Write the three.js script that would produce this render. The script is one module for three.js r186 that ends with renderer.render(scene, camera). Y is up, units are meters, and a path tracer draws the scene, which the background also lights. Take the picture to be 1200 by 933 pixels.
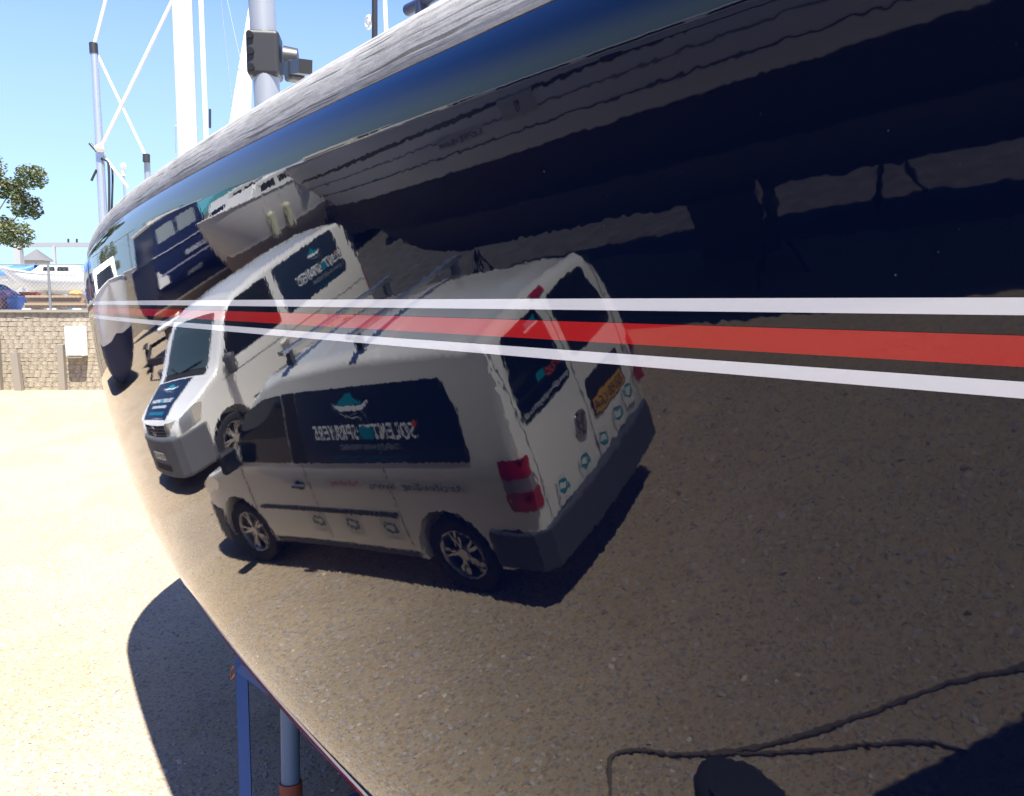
import * as THREE from 'three';
import { mergeGeometries, mergeVertices, toCreasedNormals } from 'three/addons/utils/BufferGeometryUtils.js';
import { RoundedBoxGeometry } from 'three/addons/geometries/RoundedBoxGeometry.js';
import { Brush, Evaluator, SUBTRACTION } from 'three-bvh-csg';

// ---------------------------------------------------------------- camera, sky, sun, exposure
const scene = new THREE.Scene();
const camera = new THREE.PerspectiveCamera(52.4, 1024 / 796, 0.05, 2000);
camera.position.set(0, 2.775, 0);
camera.lookAt(-0.824086, 2.775 - 0.103812, -0.556871);

const renderer = new THREE.WebGLRenderer({ antialias: true });
renderer.toneMapping = THREE.LinearToneMapping;
renderer.toneMappingExposure = 3.6;
renderer.shadowMap.enabled = true;

const SUN = new THREE.Vector3(.38, 1, .098).normalize();
{ // clear summer sky: pale near the horizon, deep blue overhead, a soft brightening round the sun
  const w = 512, h = 256, d = new Float32Array(w * h * 4);
  const stops = [[-0.02, 0.203, 0.302, 0.394], [0.06, 0.203, 0.302, 0.407], [0.11, 0.194, 0.292, 0.420], [0.18, 0.164, 0.253, 0.420], [0.3, 0.121, 0.197, 0.400], [0.38, 0.079, 0.148, 0.368], [0.5, 0.038, 0.102, 0.328], [0.8, 0.023, 0.069, 0.256], [1, 0.023, 0.066, 0.236]];
  for (let j = 0; j < h; j++) {
    const el = (j + .5) / h * Math.PI - Math.PI / 2, y = Math.sin(el);
    let c = stops[0].slice(1);
    for (let k = 0; k + 1 < stops.length; k++) if (y >= stops[k][0]) {
      const t = Math.min(1, (y - stops[k][0]) / (stops[k + 1][0] - stops[k][0]));
      c = [1, 2, 3].map((n) => stops[k][n] + (stops[k + 1][n] - stops[k][n]) * t);
    }
    for (let i = 0; i < w; i++) {
      const az = ((i + .5) / w - .5) * 2 * Math.PI, cx = Math.cos(el) * Math.cos(az), cz = Math.cos(el) * Math.sin(az);
      const g = Math.max(0, cx * SUN.x + y * SUN.y + cz * SUN.z), glow = .14 * Math.pow(g, 10);
      const o = 4 * (j * w + i);
      for (let n = 0; n < 3; n++) d[o + n] = c[n] + glow;
      d[o + 3] = 1;
    }
  }
  const t = new THREE.DataTexture(d, w, h, THREE.RGBAFormat, THREE.FloatType);
  t.mapping = THREE.EquirectangularReflectionMapping; t.magFilter = t.minFilter = THREE.LinearFilter; t.needsUpdate = true;
  scene.background = t; scene.environment = t;
}
const sun = new THREE.DirectionalLight(new THREE.Color(1, .955, .87), 4.2);
sun.position.copy(SUN).multiplyScalar(60); sun.target.position.set(-8, 0, 2); sun.position.add(sun.target.position);
sun.castShadow = true; sun.shadow.mapSize.set(4096, 4096); sun.shadow.radius = 1;
Object.assign(sun.shadow.camera, { left: -45, right: 45, top: 45, bottom: -45, near: 1, far: 160 });
scene.add(sun, sun.target);

// ---------------------------------------------------------------- helpers
let seed = 12345;
const rnd = () => { seed = (seed * 1664525 + 1013904223) >>> 0; return seed / 4294967296; };
const rr = (a, b) => a + (b - a) * rnd();
const clamp = (x, a, b) => Math.min(b, Math.max(a, x));
const lerp = (a, b, t) => a + (b - a) * t;
const smooth = (a, b, x) => { const t = clamp((x - a) / (b - a), 0, 1); return t * t * (3 - 2 * t); };
const V = (x, y, z) => new THREE.Vector3(x, y, z);
const used = {};
const numbered = (n) => { used[n] = (used[n] ?? -1) + 1; return used[n] ? n + '_' + String(used[n]).padStart(3, '0') : n; };
function tag(o, label, category, group, kind) {
  o.userData.label = label;
  if (category) o.userData.category = category;
  if (group) o.userData.group = group;
  if (kind) o.userData.kind = kind;
  return o;
}
function thing(name, label, category, x = 0, y = 0, z = 0, turn = 0, group) {
  const o = new THREE.Group(); o.name = numbered(name); o.position.set(x, y, z); o.rotation.y = turn; scene.add(o);
  return tag(o, label, category, group);
}
function part(name, geo, mat, parent, label) {
  const m = new THREE.Mesh(geo, mat); m.name = name; parent.add(m);
  if (label) m.userData.label = label;
  return m;
}
function struct(name, geo, mat) {
  const m = new THREE.Mesh(geo, mat); m.name = name; m.userData.kind = 'structure'; scene.add(m); return m;
}
const lin = (r, g, b) => new THREE.Color().setRGB(r, g, b);
const std = (color, roughness = .6, metalness = 0, more = {}) => new THREE.MeshStandardMaterial({ color, roughness, metalness, ...more });
const phys = (color, roughness, more = {}) => new THREE.MeshPhysicalMaterial({ color, roughness, ...more });
const box = (w, h, d, x = 0, y = 0, z = 0) => { const g = new THREE.BoxGeometry(w, h, d); g.translate(x, y, z); return g; };
const rbox = (w, h, d, r, x = 0, y = 0, z = 0, seg = 2) => { const g = new RoundedBoxGeometry(w, h, d, seg, r); g.translate(x, y, z); return g; };
function rod(a, b, r0, r1 = r0, seg = 12) { // tapered cylinder between two points
  const d = b.clone().sub(a), g = new THREE.CylinderGeometry(r1, r0, d.length(), seg, 1);
  g.translate(0, d.length() / 2, 0); g.applyQuaternion(new THREE.Quaternion().setFromUnitVectors(V(0, 1, 0), d.normalize())); g.translate(a.x, a.y, a.z); return g;
}
function bar(a, b, w, t, up = V(0, 1, 0)) { // rectangular bar between two points
  const d = b.clone().sub(a), L = d.length(), z = d.normalize(), x = up.clone().cross(z).normalize(), y = z.clone().cross(x);
  const g = new THREE.BoxGeometry(w, t, L); g.translate(0, 0, L / 2); g.applyMatrix4(new THREE.Matrix4().makeBasis(x, y, z)); g.translate(a.x, a.y, a.z); return g;
}
const tube = (pts, r, n = 40, seg = 8) => new THREE.TubeGeometry(new THREE.CatmullRomCurve3(pts), n, r, seg);
const plain = (g) => { const q = g.index ? g.toNonIndexed() : g; for (const k of Object.keys(q.attributes)) if (!['position', 'normal', 'uv'].includes(k)) q.deleteAttribute(k); return q; };
const join = (list) => mergeGeometries(list.map((g) => { const q = plain(g.clone()); if (!q.attributes.uv) q.setAttribute('uv', new THREE.BufferAttribute(new Float32Array(q.attributes.position.count * 2), 2)); return q; }));
function grid(nu, nv, f, uvf) { // surface from a function f(u, v) with u, v in 0..1
  const p = [], uv = [], idx = [];
  for (let j = 0; j <= nv; j++) for (let i = 0; i <= nu; i++) {
    const q = f(i / nu, j / nv); p.push(q.x, q.y, q.z);
    const t = uvf ? uvf(i / nu, j / nv, q) : [i / nu, j / nv]; uv.push(t[0], t[1]);
  }
  for (let j = 0; j < nv; j++) for (let i = 0; i < nu; i++) { const a = j * (nu + 1) + i, b = a + 1, c = a + nu + 1, e = c + 1; idx.push(a, b, c, b, e, c); }
  const g = new THREE.BufferGeometry(); g.setAttribute('position', new THREE.Float32BufferAttribute(p, 3)); g.setAttribute('uv', new THREE.Float32BufferAttribute(uv, 2)); g.setIndex(idx); g.computeVertexNormals(); return g;
}
// value noise, periodic
function noiseTable(n, s) { const t = new Float32Array(n * n); let q = s >>> 0; for (let i = 0; i < t.length; i++) { q = (q * 1664525 + 1013904223) >>> 0; t[i] = q / 4294967296; } return t; }
const NT = noiseTable(256, 77);
function vnoise(x, y, per) { // periodic in 'per' cells
  const xi = Math.floor(x), yi = Math.floor(y), fx = x - xi, fy = y - yi, m = (a) => ((a % per) + per) % per;
  const u = fx * fx * (3 - 2 * fx), v = fy * fy * (3 - 2 * fy), at = (a, b) => NT[(m(b) % 256) * 256 + (m(a) % 256)];
  return lerp(lerp(at(xi, yi), at(xi + 1, yi), u), lerp(at(xi, yi + 1), at(xi + 1, yi + 1), u), v);
}
function vnoise2(x, y, px, py, s = 0) { // periodic with its own period each way
  const xi = Math.floor(x), yi = Math.floor(y), fx = x - xi, fy = y - yi, u = fx * fx * (3 - 2 * fx), v = fy * fy * (3 - 2 * fy);
  const at = (a, b) => NT[((((b % py) + py) % py) * 61 + (((a % px) + px) % px) * 7 + s * 131) % 65536];
  return lerp(lerp(at(xi, yi), at(xi + 1, yi), u), lerp(at(xi, yi + 1), at(xi + 1, yi + 1), u), v);
}
function dataTex(n, f, srgb, m = n) { // f(u, v) -> [r, g, b] 0..1
  const d = new Uint8Array(n * m * 4);
  for (let j = 0; j < m; j++) for (let i = 0; i < n; i++) { const c = f(i / n, j / m), o = 4 * (j * n + i); for (let k = 0; k < 3; k++) d[o + k] = clamp(Math.round(255 * c[k]), 0, 255); d[o + 3] = 255; }
  const t = new THREE.DataTexture(d, n, m); t.wrapS = t.wrapT = THREE.RepeatWrapping; t.magFilter = THREE.LinearFilter; t.minFilter = THREE.LinearMipmapLinearFilter; t.generateMipmaps = true;
  if (srgb) t.colorSpace = THREE.SRGBColorSpace; t.needsUpdate = true; return t;
}
function canvasTex(w, h, draw, srgb = true, wrap = false) {
  const c = document.createElement('canvas'); c.width = w; c.height = h; draw(c.getContext('2d'), w, h);
  const t = new THREE.CanvasTexture(c); if (srgb) t.colorSpace = THREE.SRGBColorSpace; if (wrap) t.wrapS = t.wrapT = THREE.RepeatWrapping; return t;
}
const OFFSETS = [ // table of offsets: distance of the hull side from the camera's fore-and-aft line, every 0.95 m along and 0.32 m up
  [2.0255, 1.8003, 1.6295, 1.5204, 1.4465, 1.3565, 1.2774, 1.2083, 1.1531, 1.1139, 1.0927, 1.0904, 1.1071],
  [2.0067, 1.7513, 1.5504, 1.4159, 1.3230, 1.2176, 1.1281, 1.0503, 0.9887, 0.9453, 0.9210, 0.9155, 0.9280],
  [2.0158, 1.7334, 1.5044, 1.3433, 1.2281, 1.1037, 1.0052, 0.9210, 0.8552, 0.8091, 0.7819, 0.7721, 0.7787],
  [2.0496, 1.7444, 1.4909, 1.3026, 1.1598, 1.0114, 0.9072, 0.8210, 0.7543, 0.7067, 0.6758, 0.6601, 0.6586],
  [2.1030, 1.7783, 1.5033, 1.2887, 1.1145, 0.9364, 0.8335, 0.7529, 0.6894, 0.6406, 0.6039, 0.5795, 0.5673],
  [2.1697, 1.8291, 1.5358, 1.2973, 1.0912, 0.8818, 0.7909, 0.7228, 0.6641, 0.6124, 0.5663, 0.5300, 0.5041],
  [2.2441, 1.8907, 1.5836, 1.3267, 1.0958, 0.8663, 0.7915, 0.7340, 0.6761, 0.6189, 0.5606, 0.5102, 0.4680],
  [2.3216, 1.9581, 1.6400, 1.3704, 1.1288, 0.9058, 0.8352, 0.7747, 0.7121, 0.6505, 0.5823, 0.5166, 0.4572],
  [2.4002, 2.0288, 1.7025, 1.4247, 1.1809, 0.9708, 0.8901, 0.8205, 0.7541, 0.6932, 0.6229, 0.5457, 0.4723],
  [2.4806, 2.1038, 1.7724, 1.4907, 1.2494, 1.0503, 0.9549, 0.8761, 0.8075, 0.7504, 0.6839, 0.6028, 0.5195],
  [2.5646, 2.1851, 1.8515, 1.5693, 1.3324, 1.1423, 1.0372, 0.9540, 0.8851, 0.8261, 0.7621, 0.6856, 0.6013],
  [2.6539, 2.2743, 1.9413, 1.6611, 1.4295, 1.2476, 1.1393, 1.0554, 0.9862, 0.9254, 0.8634, 0.7937, 0.7155],
  [2.7498, 2.3722, 2.0421, 1.7663, 1.5411, 1.3673, 1.2609, 1.1791, 1.1109, 1.0503, 0.9913, 0.9288, 0.8600]];
// ---------------------------------------------------------------- ground
{ // sandy gravel hardstanding
  const n = 1024, stones = [];
  const gravel = canvasTex(n, n, (g) => {
    g.fillStyle = 'rgb(190,173,147)'; g.fillRect(0, 0, n, n);
    for (let i = 0; i < 30000; i++) {
      const x = rnd() * n, y = rnd() * n, r = Math.pow(rnd(), 3) * 6.5 + .8, e = rr(.55, 1), a = rnd() * 3.14, k = rr(.82, 1.12), warm = rr(-8, 14);
      if (r > 2) stones.push([x, y, r, e, a, k]);
      g.fillStyle = `rgb(${(184 + warm) * k | 0},${167 * k | 0},${(145 - warm) * k | 0})`;
      for (const dx of [-n, 0, n]) for (const dy of [-n, 0, n]) { if (x + dx < -9 || x + dx > n + 9 || y + dy < -9 || y + dy > n + 9) continue; g.beginPath(); g.ellipse(x + dx, y + dy, r, r * e, a, 0, 6.3); g.fill(); }
    }
  }, true, true);
  const bumps = canvasTex(n, n, (g) => {
    g.fillStyle = 'rgb(60,60,60)'; g.fillRect(0, 0, n, n);
    for (const [x, y, r, e, a, k] of stones) for (let q = 0; q < 3; q++) { const s = 90 + 55 * q * k | 0; g.fillStyle = `rgb(${s},${s},${s})`; g.beginPath(); g.ellipse(x, y, r * (1 - .28 * q), r * e * (1 - .28 * q), a, 0, 6.3); g.fill(); }
  }, false, true);
  const geo = grid(420, 420, (u, v) => { const f = (t) => { const s = 2 * t - 1; return Math.sign(s) * (Math.abs(s) * 30 + Math.pow(Math.abs(s), 4) * 570); }; return V(f(u) - 8, 0, -f(v)); }, (u, v, q) => [q.x / 2.2, q.z / 2.2]);
  const col = new Float32Array(geo.attributes.position.count * 3);
  for (let i = 0; i < geo.attributes.position.count; i++) { // damp and dusty patches
    const x = geo.attributes.position.getX(i), z = geo.attributes.position.getZ(i);
    const n0 = .5 * vnoise(x * .45 + 40, z * .45 + 9, 256) + .3 * vnoise(x * 1.3, z * 1.3, 256) + .2 * vnoise(x * 3.1, z * 3.1 + 7, 256), brown = smooth(.50, .60, n0);
    const k = .50 + .34 * n0 - .10 * brown; col.set([k, k * (.995 - .02 * brown), k * (.985 - .06 * brown)], 3 * i);
  }
  geo.setAttribute('color', new THREE.BufferAttribute(col, 3));
  struct('gravel_ground', geo, std(0xffffff, .95, 0, { map: gravel, bumpMap: bumps, bumpScale: .005, vertexColors: true }));
}
{ // tarmac lane beyond the boats, laid 4 mm over the gravel
  const n = 512, tar = dataTex(n, (u, v) => { const k = .30 + .10 * (vnoise(u * 200, v * 200, 200) - .5) + .09 * (vnoise(u * 12, v * 12, 12) - .5); return [k * 1.02, k, k * .98]; }, true);
  const g = grid(60, 12, (u, v) => { const x = lerp(-40, 25, u), e = .25 * (vnoise(x * 1.3, 5, 256) - .5); return V(x, .004, lerp(7.7 - 2.3 * smooth(-9, -12, x) + e, 13.6 - e, v)); }, (u, v, q) => [q.x / 2, q.z / 2]);
  const ix = g.index.array; for (let i = 0; i < ix.length; i += 3) [ix[i], ix[i + 1]] = [ix[i + 1], ix[i]]; g.computeVertexNormals();
  struct('tarmac_lane', g, std(0xffffff, .9, 0, { map: tar, bumpMap: tar, bumpScale: .004 }));
}
{ // loose pebbles near the boat
  const geo = new THREE.IcosahedronGeometry(1, 1); const p = geo.attributes.position;
  for (let i = 0; i < p.count; i++) { const x = p.getX(i), y = p.getY(i), z = p.getZ(i), k = .8 + .35 * vnoise(x * 2 + 5, y * 2 + z * 3 + 9, 64); p.setXYZ(i, x * k, y * k, z * k); }
  geo.computeVertexNormals();
  const N = 60000, im = new THREE.InstancedMesh(geo, std(0xffffff, .85), N), m = new THREE.Matrix4(), q = new THREE.Quaternion(), e = new THREE.Euler(), c = new THREE.Color();
  for (let i = 0; i < N; i++) {
    const near = i < 42000, x = near ? rr(-6.5, .6) : rr(-13, -3.5), z = near ? rr(-.9, 4.5) : rr(-4, .6), r = i % 150 === 0 ? rr(.014, .03) : .003 + .014 * Math.pow(rnd(), 3);
    q.setFromEuler(e.set(rr(-.4, .4), rr(0, 6.3), rr(-.4, .4)));
    m.compose(V(x, -r * .1, z), q, V(r * rr(.9, 1.5), r * rr(.5, .8), r * rr(.8, 1.1))); im.setMatrixAt(i, m);
    const k = rnd() < .025 ? rr(.4, .5) : rr(.22, .36); im.setColorAt(i, c.setRGB(k * rr(1, 1.10), k * .92, k * rr(.74, .92)));
  }
  im.name = 'loose_gravel'; scene.add(im); tag(im, 'loose tan and grey pebbles scattered on the gravel', 'gravel', null, 'stuff');
}

// ---------------------------------------------------------------- the yacht whose polished side fills the picture
const NXc = OFFSETS.length, NYc = OFFSETS[0].length, X0 = -8, X1 = 1.5, Y0 = 0, Y1 = 3.2;
function basis(t, n) {
  const s = clamp(t, 0, 1) * (n - 3), i = Math.min(Math.floor(s), n - 4), f = s - i;
  return [i, [(1 - f) ** 3 / 6, (3 * f ** 3 - 6 * f * f + 4) / 6, (-3 * f ** 3 + 3 * f * f + 3 * f + 1) / 6, f ** 3 / 6]];
}
function splineW(x, y) {
  const [i, a] = basis((x - X0) / (X1 - X0), NXc), [j, b] = basis((y - Y0) / (Y1 - Y0), NYc);
  let s = 0; for (let p = 0; p < 4; p++) for (let q = 0; q < 4; q++) s += a[p] * b[q] * OFFSETS[i + p][j + q]; return s;
}
const ZC = 2.35, XA = -5.8, XB = 1.2; // centreline, and where the fair ends begin
const easeTop = (x, y) => { const d = y - (yGun(x) - .085); return d > 0 ? 5.0 * d * d : 0; }; // the topsides roll in a little under the rail
function hullW(x, y) { return fairW(x, Math.min(y, 3.199)) + easeTop(x, y); } // distance of the near side from the z = 0 plane
function fairW(x, y) {
  if (x < XA) { const d = XA - x, s = (splineW(XA, y) - splineW(XA + .05, y)) / .05; return splineW(XA, y) + s * d + .17 * d * d; }
  if (x > XB) { const d = x - XB, s = (splineW(XB, y) - splineW(XB - .05, y)) / .05; return splineW(XB, y) + s * d + .02 * d * d; }
  return splineW(x, y);
}
const yGun = (x) => 3.172 - (x > -3.2 ? .002 : .009) * (x + 3.2) ** 2;
const yBoot = (x) => 1.2376 - .047 * x;
const XT = 3.9; // transom
function stemX(y) { let a = -16, b = -6; for (let k = 0; k < 40; k++) { const m = (a + b) / 2; if (hullW(m, y) > ZC) a = m; else b = m; } return b; }
function hullPoint(x, y, out = 0, side = 1) {
  const e = .004, w = hullW(x, y), gx = (hullW(x + e, y) - hullW(x - e, y)) / (2 * e), gy = (hullW(x, y + e) - hullW(x, y - e)) / (2 * e), l = Math.hypot(gx, gy, 1);
  const n = V(gx / l, gy / l, 1 / l), p = V(x, y, -w).addScaledVector(n, out);
  if (side < 0) { p.z = -2 * ZC - p.z; n.z = -n.z; }
  return [p, n];
}
function hullStrip(xa, xb, nx, lo, hi, ny, out, side = 1) { // strip of hull between two height curves; analytic normals keep the mirror true
  const p = [], nn = [], uv = [], idx = [];
  for (let j = 0; j <= ny; j++) for (let i = 0; i <= nx; i++) {
    const xm = lerp(xa(0), xb, i / nx), y0 = lo(xm), y1 = hi(xm), yy = lerp(y0, y1, j / ny), xs = Math.max(xa(1), stemX(yy)), x = lerp(xs, xb, i / nx), y = lerp(lo(x), hi(x), j / ny);
    const [q, n] = hullPoint(Math.max(x, stemX(y)), y, out, side); p.push(q.x, q.y, q.z); nn.push(n.x, n.y, n.z); uv.push(x, y);
  }
  for (let j = 0; j < ny; j++) for (let i = 0; i < nx; i++) { const a = j * (nx + 1) + i, b = a + 1, c = a + nx + 1, e = c + 1; side > 0 ? idx.push(a, b, c, b, e, c) : idx.push(a, c, b, b, c, e); }
  const g = new THREE.BufferGeometry(); g.setAttribute('position', new THREE.Float32BufferAttribute(p, 3)); g.setAttribute('normal', new THREE.Float32BufferAttribute(nn, 3)); g.setAttribute('uv', new THREE.Float32BufferAttribute(uv, 2)); g.setIndex(idx); return g;
}
const peel = dataTex(1024, (u, v) => { const s = .5 * vnoise(u * 96, v * 96, 96) + .32 * vnoise(u * 48 + 3, v * 48, 48) + .18 * vnoise(u * 160 + 7, v * 160, 160); return [s, s, s]; });
const gloss = (c, more = {}) => phys(c, .02, { ior: 1.43, bumpMap: peel, bumpScale: 3.2e-5, ...more });
// navy gelcoat with a few specks of dust
const dusty = (() => { const n = 1024, d = new Uint8Array(n * n * 4); for (let i = 0; i < n * n; i++) d.set([3, 9, 31, 255], 4 * i); for (let k = 0; k < 70; k++) { const x = Math.floor(rnd() * n), y = Math.floor(rnd() * n), c = rr(40, 120) | 0, r = rnd() < .25 ? 2 : 1; for (let u = 0; u < r; u++) for (let v = 0; v < r; v++) d.set([c, c + 4, c + 14], 4 * (((y + v) % n) * n + (x + u) % n)); } const t = new THREE.DataTexture(d, n, n); t.wrapS = t.wrapT = THREE.RepeatWrapping; t.magFilter = THREE.LinearFilter; t.colorSpace = THREE.SRGBColorSpace; t.needsUpdate = true; return t; })();
const M = {
  navy: gloss(0xffffff, { map: dusty }), stripeWhite: gloss(lin(.80, .79, .75), { bumpScale: 8e-6 }), stripeRed: gloss(lin(.46, .017, .018), { bumpScale: 8e-6 }),
  antifoul: std(lin(.02, .022, .03), .8), steel: phys(lin(.55, .56, .58), .28, { metalness: 1 }), alu: phys(lin(.62, .63, .65), .38, { metalness: 1 }),
  blackPlastic: std(lin(.02, .02, .021), .45), rope: std(lin(.72, .71, .68), .8), white: phys(lin(.80, .80, .79), .25), deck: std(lin(.6, .6, .58), .7),
};
const yachtBase = V(-3.5, 0, -ZC);
const yacht = thing('sailing_yacht', 'navy yacht with mirror polished side, red and white stripes and grey toe rail', 'yacht', yachtBase.x, 0, yachtBase.z);
const inYacht = (g) => g.translate(-yachtBase.x, 0, -yachtBase.z);
{
  const xa = (k) => (k ? -99 : -9.2);
  const full = (lo, hi, nx, ny, out, side) => hullStrip(xa, XT, nx, lo, hi, ny, out, side);
  const hull = part('hull', inYacht(join([full((x) => yBoot(x) + .012, yGun, 320, 96, 0, 1), full((x) => yBoot(x) + .012, yGun, 60, 18, 0, -1)])), M.navy, yacht);
  const poly = (a, b, c) => (x) => a * x * x + b * x + c;
  const cove = (name, lo, hi, m, label) => part(name, inYacht(hullStrip(() => -8.4, 3.8, 300, lo, hi, 3, .0008)), m, hull, label);
  cove('cove_stripe', poly(-.00022, -.0119, 2.7701), poly(-.00027, -.01292, 2.7841), M.stripeWhite, 'upper white stripe');
  cove('cove_stripe', poly(-.0006, -.0137, 2.7270), poly(-.0006, -.0142, 2.7528), M.stripeRed, 'red stripe between the white ones');
  cove('cove_stripe', poly(-.00033, -.0111, 2.7012), poly(-.00022, -.01167, 2.7153), M.stripeWhite, 'lower white stripe');
  part('boot_stripe', inYacht(join([1, -1].map((s) => full((x) => yBoot(x) - .016, (x) => yBoot(x) + .0121, s > 0 ? 200 : 60, 2, 0, s)))), M.stripeWhite, hull, 'white boot stripe');
  part('boot_stripe', inYacht(join([1, -1].map((s) => full((x) => yBoot(x) - .060, (x) => yBoot(x) - .0159, s > 0 ? 200 : 60, 2, 0, s)))), gloss(lin(.16, .012, .02)), hull, 'dark red boot stripe');
  // bottom below the boot stripe, tucking in to the keel
  const bottom = (side) => grid(120, 14, (u, t) => {
    const y0 = yBoot(-4) - .06; const xs = stemX(1.45), x = lerp(xs, XT, u), yb = yBoot(x) - .06, w = Math.min(ZC, hullW(Math.max(x, stemX(yb)), yb)), yk = .55 + .5 * smooth(-8, -11, x) + .25 * smooth(1, 4, x);
    const a = t * Math.PI / 2, z = lerp(w, ZC, Math.sin(a)), y = lerp(yb, Math.min(yb - .02, yk), 1 - Math.cos(a)); return V(Math.max(x, stemX(yb)), y, side > 0 ? -z : -2 * ZC + z);
  });
  part('underbody', inYacht(join([bottom(1), bottom(-1)])), M.antifoul, yacht);
  const kg = new THREE.CylinderGeometry(1, .86, .66, 28, 1); kg.scale(2.6, 1, .16); kg.translate(-3.2, .36, -ZC); part('keel', inYacht(kg), M.antifoul, yacht);
  // transom and deck
  part('transom', inYacht(grid(12, 12, (u, v) => { const y = lerp(yBoot(XT) - .03, yGun(XT), v), w = hullW(XT, y); return V(XT, y, lerp(-w, -2 * ZC + w, u)); })), M.navy, yacht);
  part('deck', inYacht(grid(80, 8, (u, v) => { const xs = stemX(3.1), x = lerp(xs + .02, XT, u), y = yGun(x) - .03, w = Math.min(ZC, hullW(x, y)) + .03; return V(x, y + .05 * Math.sin(Math.PI * v), lerp(-w, -2 * ZC + w, v)); })), M.deck, yacht);
  // weathered toe rail: a rounded timber section swept along the gunwale
  const grain = dataTex(1024, (u, v) => {
    const w = v + .0015 * Math.sin(u * 6.283 * 3) + .001 * Math.sin(u * 6.283 * 7 + 1), a = vnoise2(u * 16, w * 220, 16, 220, 1), b = vnoise2(u * 60, w * 150, 60, 150, 2), c = vnoise2(u * 5, w * 14, 5, 14, 3), crack = smooth(.70, .86, vnoise2(u * 7, w * 150, 7, 150, 4)), fine = vnoise2(u * 400, w * 420, 400, 420, 5);
    let k = .60 + .10 * (a - .5) + .08 * (b - .5) + .07 * (c - .5) + .07 * (fine - .5) - crack * .20; return [k, k * .985, k * .965];
  }, true);
  const wood = std(0xffffff, .88, 0, { map: grain, bumpMap: grain, bumpScale: .0009 });
  const prof = [[-.02, -.012], [-.004, -.010], [.001, -.002], [.002, .012], [.002, .034], [.000, .054], [-.005, .068], [-.013, .077], [-.025, .081], [-.06, .082], [-.07, .077], [-.075, .067], [-.075, -.03]];
  const rail = (side) => grid(300, prof.length - 1, (u, v) => {
    const k = Math.round(v * (prof.length - 1)), xs = stemX(3.14) + .1, x = lerp(xs, XT, u), y = yGun(x), [q, n] = hullPoint(x, y, .003, side), h = V(n.x, 0, n.z).normalize();
    return V(x, y + prof[k][1], q.z).addScaledVector(h, prof[k][0]);
  }, (u, v) => [u * 9, v * .40]);
  part('toe_rail', inYacht(join([rail(1), rail(-1)])), wood, yacht, 'weathered grey timber toe rail');
}

// ---------------------------------------------------------------- vans
// A van is described by its centre-line profile (distance from the nose a, height c) and its half width over height.
// In the van's own frame x is forward, y up, z to its right.
function spl(pts) { // piecewise monotone interpolation c(a)
  return (x) => { if (x <= pts[0][0]) return pts[0][1]; for (let i = 0; i + 1 < pts.length; i++) if (x <= pts[i + 1][0]) { const t = (x - pts[i][0]) / (pts[i + 1][0] - pts[i][0]), s = pts[i][2] ? t : t * t * (3 - 2 * t) * .35 + t * .65; return lerp(pts[i][1], pts[i + 1][1], s); } return pts[pts.length - 1][1]; };
}
function vanShape(d) {
  const top = spl(d.top);
  const half = (c) => d.half - (c > d.belt ? d.tumble * Math.pow((c - d.belt) / (d.height - d.belt), 1.4) : 0) - .05 * Math.pow(clamp((.5 - c) / .3, 0, 1), 2);
  const plan = (a) => { // rounding of the corners in plan
    const f = Math.max(0, d.frontR - a) / d.frontR, r = Math.max(0, a - (d.len - d.rearR)) / d.rearR;
    return 1 - d.frontIn * (1 - Math.sqrt(Math.max(0, 1 - f * f))) - .10 * (1 - Math.sqrt(Math.max(0, 1 - Math.min(1, r) ** 2)));
  };
  const side = (a, c) => half(c) * plan(a);
  return { ...d, knots: d.top, top, side };
}
const toVan = (s, a, b, c) => V(s.len / 2 - a, c, b);
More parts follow.
